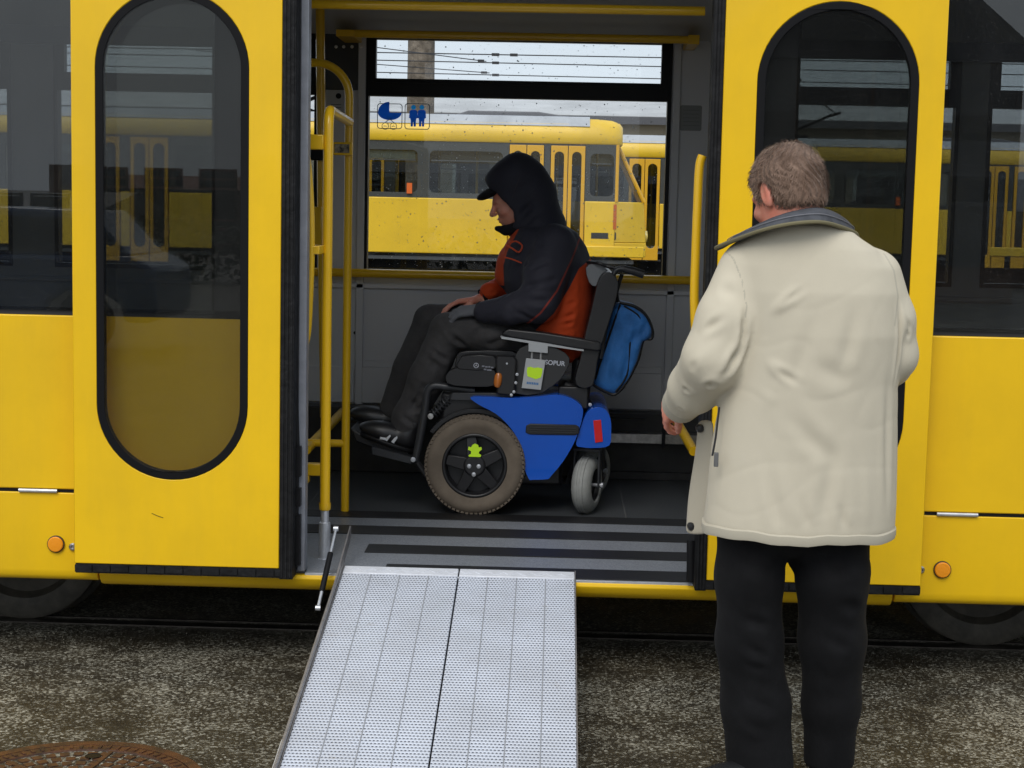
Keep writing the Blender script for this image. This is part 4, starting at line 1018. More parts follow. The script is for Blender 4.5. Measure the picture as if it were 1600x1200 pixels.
def drive_wheel(y, s_):
    c = (FW.x, y, FZ+WR+.001); ax = (0, -s_, 0)      # axis points outwards
    o = MB().lathe([(.035, .03), (.042, .026), (.05, .012), (.05, -.03), (.0001, -.03)][::-1]+[(.035, .03)], c, ax, 32)
    rim = MB()
    prof = [(.133, -.03), (.133, .026), (.128, .034), (.119, .034), (.114, .022), (.112, -.03)]
    rim.lathe(prof, c, ax, 64); rim.lathe([(.045, -.02), (.045, .028), (.038, .034), (.0001, .034)], c, ax, 40)
    A = Vector((0, -s_, 0))
    for k in range(5):
        a = R(90+72*k+8); u = Vector((math.cos(a), 0, math.sin(a))); t_ = Vector((-math.sin(a), 0, math.cos(a))); cc = Vector(c)
        p = [cc+u*.035+t_*.026, cc+u*.035-t_*.026, cc+u*.117-t_*.020, cc+u*.117+t_*.020]
        vs = [q+A*.005 for q in p]+[q+A*(.028 if i < 2 else .018) for i, q in enumerate(p)]
        rim.add(vs, [(0, 1, 2, 3), (7, 6, 5, 4), (0, 4, 5, 1), (1, 5, 6, 2), (2, 6, 7, 3), (3, 7, 4, 0)])
    rim.lathe([(.112, -.028), (.0001, -.028)], c, ax, 40)
    w_ = rim.build('drive_wheel', m_bplast, wc, bevel=.003)
    T_ = MB(); prof = []
    for i in range(17):
        a = R(-20+220*i/16); prof.append((WR-.036+.036*math.sin(a)*1.0, .040*math.cos(a)))
    prof = [(.131, .030)]+prof+[(.131, -.030)]
    T_.lathe(prof, c, ax, 96)
    n = 66                                            # tread blocks, in two staggered rows plus shoulder ribs
    for k in range(n):
        for off, hh in ((-.026, .5), (-.009, 0), (.009, .5), (.026, 0)):
            a = 2*math.pi*(k+hh)/n; u = Vector((math.cos(a), 0, math.sin(a))); t_ = Vector((-math.sin(a), 0, math.cos(a)))
            rr_ = WR-(.006 if abs(off) > .02 else .0015)
            T_.obox(Vector(c)+u*(rr_-.002)+A*off, u*.0035, t_*.0062, A*.0065)
    tg = tag(T_.build('tyre', m_tyre, w_, sharp=30))
    mb = MB()
    for k in range(3): a = R(-90+120*k+0); mb.lathe([(.0085, .03), (.0085, .038), (.0001, .040)], (c[0]+.022*math.cos(a)-.002, c[1], c[2]-.012+.022*math.sin(a)), ax, 14)
    mb.each('hub_bolt', m_alu, w_)
    return w_, c
w1, wcn = drive_wheel(NY+.04, 1)
drive_wheel(1.72, -1)
p0 = at(742, 704, NY); k = 1/393
sh = [(-4, 9), (-6, 5), (-10, 6), (-11, 1), (-6, -1), (-6, -5), (-10, -8), (-9, -10), (9, -10), (10, -7), (6, -4), (7, -1), (11, 2), (10, 6), (6, 5), (5, 9), (0, 11)]
MB().ext([(p0.x+a*k, p0.z+b*k) for a, b in sh], wcn[1]-.0405, wcn[1]-.0385).build('sticker', m_neon, w1)
# casters, swivelled sideways
def caster(x, y, ang, tyre_m):
    c = Vector((x, y, FZ+.119)); ax = Vector((math.sin(R(ang)), -math.cos(R(ang)), 0))
    w_ = MB().lathe([(.0001, .015), (.02, .022), (.03, .018), (.05, .010), (.068, .016), (.075, .030), (.078, .028), (.078, -.028), (.075, -.03), (.05, -.01), (.0001, -.015)], c, ax, 40).build('caster_wheel', m_bplast, wc)
    prof = [(.068, .034)]+[(.076+.042*math.sin(R(a)), .041*math.cos(R(a))) for a in range(-10, 191, 12)]+[(.068, -.034)]
    T_ = MB().lathe(prof, c, ax, 56)
    for o_ in (-.012, 0, .012): T_.lathe([(.1165, o_-.004), (.1195, o_-.003), (.1195, o_+.003), (.1165, o_+.004)], c, ax, 56)
    T_.build('tyre', tyre_m, w_)
    t_ = Vector((ax.y, -ax.x, 0)); mb = MB()
    for s_ in (-1, 1): mb.obox(c+ax*.052*s_+Vector((0, 0, .065)), t_*.014, ax*.004, (0, 0, .075))
    mb.obox(c+Vector((0, 0, .143)), t_*.02, ax*.056, (0, 0, .006)); mb.lathe([(.018, .14), (.018, .2), (.0001, .2)], c, (0, 0, 1), 20)
    mb.build('caster_fork', m_frame, wc, bevel=.002)
    mb = MB(); mb.tube([c-ax*.06, c+ax*.068], .007, 10); mb.tube([c+ax*.062, c+ax*.07], .011, 10); mb.build('axle', m_alu, w_)
pc = at(917, 752, NY+.14); caster(pc.x, NY+.14, 72, m_grey_tyre); caster(pc.x+.03, 1.63, 60, m_grey_tyre)
# blue side shells
shell = [(735, 621), (747, 632), (775, 647), (797, 668), (810, 690), (815, 720), (826, 748), (832, 750), (855, 749), (861, 744), (880, 721), (897, 692), (906, 668), (911, 645), (908, 634), (897, 625), (882, 619), (866, 617), (838, 620), (796, 622), (760, 620)]
for y0, y1, nm in ((NY+.035, NY+.22, 0), (1.54, 1.72, 1)):
    o = MB().ext(pxl(shell, NY+.03, 3), y0, y1).build('side_cover', m_blue, wc, bevel=.014, seg=4)
    if not nm:
        s2 = MB().ext(pxl([(822, 665), (829, 662), (900, 664), (905, 667), (905, 677), (899, 680), (828, 679), (821, 676)], NY+.03), NY+.030, NY+.05).build('grip_slot', m_bplast, o, bevel=.003)
        mb = MB()
        for yy in (668, 671.5, 675): a = xz(828, yy, NY+.028); b = xz(900, yy+1.5, NY+.028); mb.tube([(a[0], NY+.029, a[1]), (b[0], NY+.029, b[1])], .0022, 6)
        mb.build('slot_ribs', m_frame, s2)
rear = [(900, 694), (907, 668), (914, 650), (922, 640), (935, 636), (947, 641), (954, 655), (955, 675), (952, 696), (930, 700), (910, 699)]
o = MB().ext(pxl(rear, NY+.05, 3), NY+.05, 1.70).build('rear_cover', m_blue, wc, bevel=.016, seg=4)
MB().ext(pxl([(927, 657), (939, 656), (942, 690), (930, 692)], NY+.047), NY+.046, NY+.051).build('red_reflector', mat('red_reflector', (.62, .012, .012), .25), o, bevel=.001)
# chassis, motor, suspension under the seat
mb = MB(); a = xz(690, 690, 1.3); b = xz(900, 622, 1.3); mb.box(a[0], NY+.10, a[1]+.02, b[0], 1.66, b[1]+.02)
a = xz(770, 760, 1.3); b = xz(880, 690, 1.3); mb.box(a[0], NY+.23, a[1], b[0], 1.53, b[1])
mb.build('chassis', m_bplast, wc, bevel=.015)
p = at(742, 725, 1.2); MB().lathe([(.055, 0), (.055, .20), (.045, .21), (.0001, .21)], (p.x, NY+.07, p.z), (0, 1, 0), 32).build('motor', m_frame, wc)
mb = MB(); A_, B_ = at(672, 652, NY+.10), at(706, 618, NY+.10); mb.tube([A_, B_], .008, 10)
sp_ = []
axv = (B_-A_).normalized(); n1 = axv.cross(Vector((0, 1, 0))).normalized(); n2 = Vector((0, 1, 0))
for i in range(90): t = i/89; a = t*2*math.pi*6.5; sp_.append(A_.lerp(B_, .12+.76*t)+(n1*math.cos(a)+n2*math.sin(a))*.017)
mb.tube(sp_, .0042, 6); mb.build('suspension_spring', m_frame, wc)
MB().lathe([(.012, -.004), (.012, -.01), (.0001, -.011)], at(673, 650, NY+.09), (0, 1, 0), 12).build('pivot_bolt', m_steel, wc)
# wheel guard just inside the tyre
mb = MB(); pts = [(FW.x+(WR+.022)*math.cos(R(a)), FZ+WR+(WR+.022)*math.sin(R(a))) for a in range(-15, 150, 8)]; pts2 = [(FW.x+(WR+.006)*math.cos(R(a)), FZ+WR+(WR+.006)*math.sin(R(a))) for a in range(-15, 150, 8)][::-1]
mb.ext(pts+pts2, NY+.06, NY+.16); mb.build('wheel_guard', m_bplast, wc)
# seat frame, hangers and foot plates
for y, nm in ((NY+.10, 0), (1.64, 1)):
    P4 = [at(742, 610, y), at(700, 605, y), at(678, 603, y), at(668, 612, y), at(664, 640, y), at(655, 690, y), at(649, 720, y)]
    MB().tube(spline(P4, 4), .0165, 14).build('footrest_hanger', m_frame, wc)
    mb = MB(); a = at(652, 722, y); b = at(672, 752, y); mb.tube([a, b], .013, 10); mb.build('footrest_link', m_bplast, wc)
    MB().lathe([(.010, -.012), (.010, -.02), (.0001, -.021)], at(646, 717, y-.01), (0, 1, 0), 12).build('hanger_bolt', m_alu, wc)
q0, q1, q2, q3 = xz(583, 694, 1.30), xz(650, 712, 1.30), xz(646, 722, 1.30), xz(582, 706, 1.30)
MB().ext([q0, q1, q2, q3], NY+.13, NY+.30).build('foot_plate', m_frame, wc, bevel=.006)
q = [xz(a, b, 1.3) for a, b in ((548, 668), (583, 688), (640, 702), (640, 710), (582, 700), (556, 690))]
MB().ext(q, NY+.18, 1.66).build('foot_board', m_bplast, wc, bevel=.006)
MB().ext(pxl([(700, 624), (706, 612), (775, 612), (800, 616), (800, 628)], 1.2), NY+.08, 1.66).build('seat_rail', m_frame, wc, bevel=.008)
MB().ext(pxl([(697, 594), (700, 582), (712, 576), (735, 575), (768, 577), (774, 584), (772, 598), (762, 604), (710, 602)], 1.16, 2), NY+.045, NY+.13).build('seat_side_pod', m_vinyl, wc, bevel=.012, seg=3)
MB().ext(pxl([(712, 578), (714, 556), (728, 548), (800, 548), (806, 560), (806, 600), (720, 600)], 1.25, 2), NY+.12, 1.66).build('seat_cushion', m_vinyl, wc, bevel=.02, seg=3)
c_ = MB().ext(pxl([(774, 562), (776, 556), (804, 557), (808, 563), (806, 610), (800, 618), (776, 616)], 1.16), NY+.035, NY+.10).build('control_box', m_bplast, wc, bevel=.008, seg=3)
MB().lathe([(.004, 0), (.004, -.003), (.0001, -.0035)], at(792, 568, NY+.034), n=10).build('box_screw', m_alu, c_)
p = at(778, 594, NY+.035); m_or = mat('orange_lamp_lens', (.55, .17, .03), .2, coat=.5)
MB().lathe([(.0001, -.030), (.010, -.028), (.0155, -.016), (.0165, 0), (.0155, .016), (.010, .028), (.0001, .030)][::-1], p, (.1, 0, 1), 20).build('side_lamp', m_or, wc)
# maker's marks on the cushion and panel (small lettering)
def text(s_, loc, size, m, par, rot=0, name='lettering'):
    cu = bpy.data.curves.new(name, 'FONT'); cu.body = s_; cu.size = size; cu.extrude = .0004; cu.align_x = 'CENTER'; cu.align_y = 'CENTER'; cu.offset = size*.02
    t = bpy.data.objects.new(name, cu); COL.objects.link(t); bpy.context.view_layer.update()
    me = bpy.data.meshes.new_from_object(t.evaluated_get(bpy.context.evaluated_depsgraph_get())); bpy.data.objects.remove(t)
    me.materials.clear(); me.materials.append(m)
    me.transform(Matrix.Translation(loc) @ Matrix.Rotation(rot, 4, 'Y') @ Matrix.Rotation(R(90), 4, 'X'))
    o = bpy.data.objects.new(name, me); COL.objects.link(o); o.parent = par; o.matrix_parent_inverse = world(par).inverted(); return o
m_letter = mat('pale_lettering', (.50, .53, .60), .5)
skirt = MB().ext(pxl([(800, 615), (802, 570), (812, 545), (840, 538), (872, 546), (890, 560), (886, 578), (874, 596), (858, 608), (842, 616)], 1.15, 2), NY+.06, NY+.075).build('skirt_guard', mat('charcoal_panel', (.030, .031, .033), .5), wc, bevel=.003)
text('SOPUR', at(867, 567.5, NY+.0585), .026, m_letter, skirt, R(3.5))
ring = at(744, 571, NY+.042); o = MB().lathe([(.0105, 0), (.0105, -.001), (.0085, -.001), (.0085, 0)], ring, n=24)
for a in (90, 210, 330): o.obox(ring+Vector((.0048*math.cos(R(a)), -.0006, .0048*math.sin(R(a)))), (.0045*math.cos(R(a)), 0, .0045*math.sin(R(a))), (-.0009*math.sin(R(a)), 0, .0009*math.cos(R(a))), (0, .0005, 0))
em = o.build('emblem', m_letter, wc, smooth=False)
mb = MB()
for x0_, x1_, yy in ((753, 757, 571), (758, 762, 572), (763, 766, 572), (767, 771, 573), (756, 760, 576), (761, 768, 577)):
    a = at(x0_, yy, NY+.041); b = at(x1_, yy+2.4, NY+.041); mb.box(a.x, NY+.0405, b.z, b.x, NY+.0415, a.z)
mb.build('faint_lettering', mat('dull_lettering', (.20, .21, .25), .5), em, smooth=False)
MB().ext(pxl([(716, 577), (717, 562), (728, 555), (772, 556), (773, 577)], 1.16, 2), NY+.0425, NY+.12).build('seat_bolster', m_vinyl, wc, bevel=.008)
# arm rest and its silver support
o = MB().ext(pxl([(783, 522), (789, 516), (797, 513), (850, 519), (900, 527), (938, 534), (940, 545), (934, 548), (900, 544), (850, 535), (800, 527)], 1.18), NY+.045, NY+.115).build('arm_rest', m_vinyl, wc, bevel=.007, seg=3)
MB().ext(pxl([(782, 525), (798, 527.5), (850, 535.5), (912, 545), (912, 548.5), (850, 539.5), (784, 529)], 1.17), NY+.05, NY+.11).build('arm_rest_plate', m_silver, o)
MB().ext(pxl([(826, 536), (856, 540), (856, 552), (825.5, 549)], 1.16), NY+.048, NY+.07).build('arm_bracket', m_silver, wc, bevel=.001)
mb = MB()
for x_ in (831.5, 845.5): mb.tube([at(x_, 549, NY+.06), at(x_-1, 566, NY+.06)], .0042, 8)
mb.each('support_rod', m_alu, wc)
pl = MB().ext(pxl([(822, 560), (852.6, 563), (845, 609.5), (815, 606.5)], 1.15), NY+.042, NY+.056).build('support_plate', m_silver, wc, bevel=.001)
s_ = [(824, 574), (829, 573), (834, 575), (840, 574), (848, 576), (847, 583), (845, 590), (837, 592.5), (830, 590), (824, 588), (823, 580)]
MB().ext(pxl(s_, NY+.04), NY+.0405, NY+.0418).build('sticker', m_neon, pl, smooth=False)
mb = MB()
for i in range(7):
    a = at(823+2.7*i, 596.5+.25*i, NY+.041); b = at(825+2.7*i, 600+.25*i, NY+.041); mb.box(a.x, NY+.0408, b.z, b.x, NY+.0418, a.z)
mb.build('faint_lettering', mat('blue_ink', (.05, .18, .42), .5), pl, smooth=False)
MB().ext(pxl([(783, 529), (806, 532), (806, 548), (790, 546)], 1.6), 1.66, 1.69).build('arm_support', m_bplast, wc)
MB().ext(pxl([(797, 508), (938, 528), (938, 540), (797, 520)], 1.7), 1.64, 1.71).build('arm_rest', m_vinyl, wc, bevel=.007)
# back rest
br = spline([(951, 424), (962, 432), (965, 448), (961, 470), (950, 505), (940, 535), (933, 562), (926, 600), (905, 602), (898, 590), (906, 560), (914, 520), (924, 480), (932, 445), (940, 428)] and [Vector((a, b, 0)) for a, b in [(951, 424), (962, 432), (965, 448), (961, 470), (950, 505), (940, 535), (933, 562), (926, 600), (905, 602), (898, 590), (906, 560), (914, 520), (924, 480), (932, 445), (940, 428)]], 2, True)
MB().ext([xz(p.x, p.y, 1.25) for p in br], NY+.07, 1.69).build('back_rest', m_vinyl, wc, bevel=.028, seg=4)
MB().ext(pxl([(915, 418), (925, 411), (938, 413), (949, 422), (938, 434), (930, 446), (920, 440)], 1.35, 2), NY+.16, 1.60).build('back_shell', mat('grey_back_shell', (.20, .21, .22), .5), wc, bevel=.01)
for y, nm in ((NY+.12, 0), (1.62, 1)):
    g = MB().tube(spline([at(938, 560, y), at(948, 500, y), at(956, 445, y), at(960, 426, y), at(968, 420, y), at(982, 421, y), at(992, 425, y)], 4), .0105, 12).build('push_handle', m_frame, wc)
    MB().tube([at(974, 420, y), at(990, 424, y), at(1006, 429, y)], [.0145, .0165, .0165], 14).build('hand_grip', m_bplast, g)
MB().tube(spline([at(918, 410, 1.3), at(935, 411, 1.25), at(948, 416, 1.25), at(960, 419, 1.24)], 4), .007, 8).build('brake_lever', m_bplast, wc)
mb = MB(); mb.tube([at(905, 560, 1.30), at(900, 630, 1.30)], .028, 12); mb.tube([at(922, 560, 1.25), at(912, 640, 1.3)], .017, 12); mb.tube([at(880, 600, 1.25), at(905, 612, 1.25)], .02, 12)
mb.obox(at(895, 612, 1.42), (.06, 0, 0), (0, .22, 0), (.0, 0, .045)); mb.build('tilt_mechanism', m_bplast, wc, bevel=.006)
MB().lathe([(.007, 0), (.007, -.008), (.0001, -.009)], at(922, 632, 1.22), n=12).lathe([(.006, 0), (.006, -.008), (.0001, -.009)], at(921, 597, 1.2), n=12).each('frame_bolt', m_alu, wc)
mb = MB()
for x_, y_ in ((808, 585), (806, 598), (803, 612), (799, 617)): mb.lathe([(.006, 0), (.006, -.005), (.0001, -.006)], at(x_, y_, NY+.034), n=10)
mb.each('side_bolt', m_alu, wc)
MB().tube([at(896, 720, 1.4), at(885, 755, 1.4), at(872, 752, 1.4)], .008, 8).build('cable_loop', m_bplast, wc)

# backpack hanging from the push handles
m_bag = cloth('blue_nylon', (.022, .135, .40), .6, bump=(60, .5, .004), vary=(8, .35))
bagpts = [(966, 472), (992, 479), (1010, 493), (1019, 514), (1018, 529), (1004, 532), (996, 564), (979, 597), (961, 616), (945, 611), (927, 601), (927, 588), (935, 553), (945, 515), (955, 482)]
F = Field((.05, 1.16, .80), (.50, 1.74, 1.36), .0085)
def polysd(x, z, pts):                # signed distance to a closed outline, negative inside
    pts = np.array(pts); d = np.full(x.shape, 1e9, np.float32); ins = np.zeros(x.shape, bool)
    for i in range(len(pts)):
        a, b = pts[i], pts[(i+1) % len(pts)]; e = b-a; wx, wz = x-a[0], z-a[1]; t = np.clip((wx*e[0]+wz*e[1])/(e@e), 0, 1)
        d = np.minimum(d, (wx-e[0]*t)**2+(wz-e[1]*t)**2); c = ((a[1] > z) != (b[1] > z)) & (x < (b[0]-a[0])*(z-a[1])/(b[1]-a[1]+1e-12)+a[0]); ins ^= c
    return np.where(ins, -1, 1)*np.sqrt(d)
X_, Z_ = F.P[:, 0, :, 0], F.P[:, 0, :, 2]
out2 = [xz(a, b, 1.3) for a, b in bagpts]
d2 = polysd(X_, Z_, out2)[:, None, :]+.03
dy = np.abs(F.P[..., 1]-1.44)-.20+.03
d = np.sqrt(np.maximum(d2, 0)**2+np.maximum(dy, 0)**2)+np.minimum(np.maximum(d2, dy), 0)-.03
v, f = F.mesh(d)
fl = lambda a, b, wd, dp: (at(*a, 1.24), at(*b, 1.24), wd, dp)
v = creased(v, f, [fl((958, 500), (940, 590), .008, .008), fl((1002, 500), (985, 545), .012, .012), fl((985, 545), (972, 600), .012, .008), fl((1013, 500), (1000, 530), .01, .014), fl((970, 510), (985, 560), .015, .006), fl((950, 560), (965, 606), .012, .006)], .0035, 30, 3)
bag = soft('backpack', v, f, m_bag); tag(bag, 'blue nylon backpack with black edging hanging behind the wheelchair back rest', 'backpack')
def edge(pts, y, r=.0065, par=bag, m=m_blk, name='edging'): return MB().tube(spline([at(a, b, y) for a, b in pts], 4), r, 8).build(name, m, par)
edge([(968, 473), (992, 479), (1010, 493), (1019, 514), (1018, 529), (1005, 532), (997, 562), (979, 597), (961, 616), (944, 611), (927, 601)], 1.255)
edge([(969, 476), (957, 510), (945, 545), (930, 592)], 1.243, .0045)
edge([(975, 478), (1000, 497), (986, 520), (984, 545), (980, 585), (962, 612)], 1.245, .004)
edge([(966, 472), (964, 455), (972, 428)], 1.26, .008, name='strap')

# ------------------------------------------------------------------ the man in the wheelchair
m_navy = cloth('navy_nylon', (.034, .034, .046), .62, bump=(45, .35, .003), masks=(('orange', (.52, .065, .018), 0), ('piping', (.26, .045, .035), .0042)))
m_black_cloth = cloth('black_cloth', (.013, .013, .016), .8)
m_trou = cloth('charcoal_trousers', (.072, .070, .072), .85, bump=(160, .5, .002), vary=(9, .25))
cy = 1.44
def loft(F, rows, y0=None, p=2.3):
    """rows: (z, cx, cy, half width x, half width y)"""
    r = np.array(sorted(rows)); z = F.P[..., 2]; I = lambda k: np.interp(z, r[:, 0], r[:, k]).astype(np.float32)
    a, b = I(3), I(4); q = ((np.abs(F.P[..., 0]-I(1))/a)**p+(np.abs(F.P[..., 1]-I(2))/b)**p)**(1/p)
    d = (q-1)*np.minimum(a, b); return smax(smax(d, z-r[-1, 0], .03), r[0, 0]-z, .03)
# body: coarse trunk and limbs, fine head and hands, joined in one mesh
def join(parts):
    V_, F_ = [], []; o = 0
    for v, f in parts: V_.append(v); F_.append(f+o); o += len(v)
    return np.concatenate(V_), np.concatenate(F_)
S_ = lambda px, py, y: A3(at(px, py, y))
Fb = Field((-.85, 1.05, .35), (.25, 1.85, 1.72), .012)
d = Fb.chain([S_(868, 510, cy), S_(855, 440, cy), S_(845, 385, cy)], [.12, .125, .12], k=.05)
d = smin(d, Fb.chain([S_(845, 385, cy), S_(815, 330, cy)], [.07, .055]), .04)
for (sh_, el, wr, y0, y1, y2) in (((862, 380), (843, 470), (756, 487), 1.27, 1.21, 1.26), ((850, 380), (800, 452), (752, 468), 1.62, 1.66, 1.56)):
    d = smin(d, Fb.chain([S_(*sh_, y0), S_(*el, y1), S_(*wr, y2)], [.05, .042, .028], k=.02), .04)
for (kn, an, y1) in (((695, 517), (628, 672), 1.34), ((668, 500), (610, 640), 1.57)):
    d = smin(d, Fb.chain([S_(858, 520, 1.44+(y1-1.44)*.8), S_(*kn, y1), S_(*an, y1)], [.070, .042, .034], k=.02), .04)
body = Fb.mesh(d)
rot = frame((-.94, -.10, -.33)); hc = S_(806, 310, cy)
Fh, dh, Wh = head_field(hc, rot, .0038)
dh = smin(dh, Fh.cone(Wh((0, -.02, -.06)), Wh((0, -.06, -.14)), .055, .06), .03)
hd = Fh.mesh(dh)
Fn = Field(S_(738, 484, 1.26)-A3((.14, .09, .09)), S_(738, 484, 1.26)+A3((.10, .09, .09)), .0035)
def do_hand(Fx, w_, fwd, back, side, **k):
    d0 = Fx.cone(w_-A3(fwd)*.05, w_, .026, .024); return Fx.mesh(hand(Fx, d0, w_, fwd, back, side, **k))
h1 = do_hand(Fn, S_(752, 484, 1.27), A3((-1, .12, -.12)), A3((-.1, -.35, 1)), 1, curl=.38)
Fn2 = Field(S_(730, 470, 1.55)-A3((.14, .10, .09)), S_(730, 470, 1.55)+A3((.10, .10, .09)), .0035)
h2 = do_hand(Fn2, S_(748, 469, 1.55), A3((-1, -.25, -.10)), A3((-.1, .15, 1)), -1, curl=.30)
v, f = join([body, hd, h1, h2])
man = soft('person', v, f, m_skin2, relax=1)
tag(man, 'seated man in dark hooded jacket with orange panels, head bowed, riding the wheelchair', 'person')
# near hand is gloved in grey
gv, gf = h1; gn = normals(gv, gf); soft('glove', gv+gn*.0018, gf, cloth('grey_glove', (.13, .135, .15), .8), man)
# jacket
rows = [(346, 840, .10, .085), (362, 850, .135, .16), (385, 852, .165, .20), (410, 854, .182, .21), (440, 857, .188, .21), (475, 862, .172, .205), (505, 867, .140, .20), (545, 876, .10, .19), (562, 878, .085, .18)]
Fj = Field((-.62, 1.02, .80), (.30, 1.88, 1.60), .0075)
R_ = []
for y_, x_, a_, b_ in rows: p = at(x_, y_, cy); R_.append((p.z, p.x, cy, a_, b_))
tor = loft(Fj, R_)
armN = smin(Fj.chain([S_(868, 384, 1.28), S_(851, 430, 1.22), S_(842, 472, 1.20)], [.088, .088, .082], k=.02), Fj.chain([S_(842, 472, 1.20), S_(800, 484, 1.21), S_(757, 487, 1.25)], [.080, .064, .044], k=.02), .02)
armF = smin(Fj.chain([S_(852, 384, 1.61), S_(815, 440, 1.68)], [.085, .075]), Fj.chain([S_(815, 440, 1.68), S_(790, 447, 1.62), S_(764, 455, 1.56)], [.066, .052, .042]), .02)
d = smin(smin(tor, armN, .025), armF, .03)
d = smin(d, Fj.chain([S_(795, 405, cy), S_(790, 430, cy)], [.035, .04]), .05)
v, f = Fj.mesh(d)
J = lambda a, b, wd, dp, y=1.14, y2=None: (at(*a, y), at(*b, y2 or y), wd, dp)
folds = [J((805, 455), (870, 435), .012, .012), J((800, 430), (862, 405), .012, .009), J((812, 470), (862, 470), .012, .011, 1.12), J((790, 475), (835, 500), .010, .009, 1.15), J((775, 478), (800, 500), .008, .007, 1.17),
         J((820, 395), (880, 380), .014, .008), J((856, 500), (915, 488), .008, .009, 1.25), J((850, 510), (916, 502), .007, .009, 1.25), J((872, 478), (922, 468), .008, .008, 1.25), J((885, 455), (926, 448), .008, .007, 1.25), J((895, 436), (928, 430), .007, .006, 1.26), J((880, 530), (905, 520), .007, .008, 1.25),
         J((757, 445), (800, 440), .008, .010, 1.52), J((755, 458), (795, 456), .007, .008, 1.52), J((800, 400), (835, 420), .012, .008, 1.2), J((830, 365), (850, 385), .014, .007, 1.2)]
v = creased(v, f, folds, .0048, 30, 5)
def linesd(v, pts, y):                # signed side distance to an open line in the x-z plane
    P_ = np.array([xz(a, b, y) for a, b in pts]); best = np.full(len(v), 1e9); sg = np.ones(len(v))
    for i in range(len(P_)-1):
        a, b = P_[i], P_[i+1]; e = b-a; wx, wz = v[:, 0]-a[0], v[:, 2]-a[1]; t = (wx*e[0]+wz*e[1])/(e@e)
        lo_ = -1e9 if i == 0 else 0; hi_ = 1e9 if i == len(P_)-2 else 1; t = np.clip(t, lo_, hi_)
        dd = np.hypot(wx-e[0]*t, wz-e[1]*t); s_ = np.sign(e[0]*wz-e[1]*wx); m = dd < best; best[m] = dd[m]; sg[m] = s_[m]
    return best*sg
def orange(v):
    a = linesd(v, [(940, 392), (922, 408), (905, 421), (890, 450), (866, 488), (842, 512), (820, 535)], 1.2)     # + = behind/below
    b = np.minimum(-linesd(v, [(806, 368), (793, 393), (787, 415), (789, 470)], 1.4), .2)
    b = np.where(v[:, 1] > 1.2, b, -1); b = np.minimum(b, v[:, 2]-at(780, 446, 1.4).z)
    c = np.minimum(v[:, 1]-1.50, at(806, 440, 1.6).x-v[:, 0])
    return np.maximum(np.maximum(a, b), c)
def piping(v):
    a = linesd(v, [(912, 366), (906, 376), (893, 408), (870, 455), (845, 488), (818, 511), (800, 520)], 1.16); return np.where(v[:, 1] < 1.42, a, 1)
jac = soft('jacket', v, f, m_navy, man, {'orange': orange, 'piping': piping})
m_or2 = cloth('orange_trim', (.50, .062, .018), .7)
MB().tube(spline([at(a, b, 1.255) for a, b in ((796, 380), (806, 377), (816, 384), (811, 394), (800, 388), (790, 382))], 3), .0035, 6).build('pocket_trim', m_or2, jac)
MB().tube(spline([at(a, b, 1.24) for a, b in ((788, 402), (800, 405), (815, 411))], 3), .003, 6).build('pocket_trim', m_or2, jac)
MB().tube([at(753, 484, 1.25), at(748, 485, 1.255)], [.035, .031], 20).build('cuff', m_black_cloth, jac)
MB().tube([at(757, 462, 1.56), at(752, 464, 1.555)], [.035, .033], 20).build('cuff', m_black_cloth, jac)
# hood, open towards the face
Fc = Field(S_(815, 300, cy)-A3((.21, .21, .21)), S_(815, 300, cy)+A3((.22, .21, .20)), .006)
d = Fc.ell(S_(822, 296, cy), (.108, .110, .130)); d = smin(d, Fc.chain([S_(806, 266, cy), S_(776, 285, cy)], [.070, .052], (1, .62, 1)), .04)
d = smin(d, Fc.chain([S_(838, 310, cy), S_(848, 345, cy)], [.085, .088], (1, .8, 1)), .04); d = smin(d, Fc.chain([S_(812, 345, cy), S_(846, 362, cy)], [.072, .10], (1, .72, 1)), .03)
d = smin(d, Fc.chain([S_(795, 285, cy), S_(800, 318, cy), S_(814, 346, cy)], [.084, .082, .070], (1, .80, 1)), .03)
inner = Fc.ell(S_(805, 306, cy), (.100, .096, .118)); inner = smin(inner, Fc.chain([S_(780, 312, cy), S_(770, 322, cy)], [.075, .07]), .03)
X2, Z2 = Fc.P[:, 0, :, 0], Fc.P[:, 0, :, 2]
cut = polysd(X2, Z2, [xz(a, b, cy) for a, b in ((700, 250), (757, 283), (764, 296), (778, 308), (792, 318), (803, 330), (806, 345), (798, 360), (770, 372), (700, 372))])[:, None, :]
d = smax(smax(d, -inner, .008), -cut, .010)
v, f = Fc.mesh(d)
v = creased(v, f, [(at(818, 258, 1.34), at(796, 322, 1.34), .005, .004), (at(850, 300, 1.35), at(812, 338, 1.33), .012, .007), (at(862, 325, 1.35), at(820, 352, 1.33), .010, .008), (at(845, 270, 1.36), at(812, 300, 1.32), .014, .005), (at(812, 340, 1.33), at(806, 352, 1.36), .01, .005)], .003, 30, 9)
hood = soft('hood', v, f, cloth('navy_hood_nylon', (.030, .030, .041), .62, bump=(45, .35, .003)), man)
MB().tube(spline([at(819, 252, 1.36), at(812, 275, 1.327), at(803, 302, 1.328), at(796, 320, 1.338)], 4), .0018, 6).build('hood_seam', cloth('seam_grey', (.05, .045, .055), .8), hood)
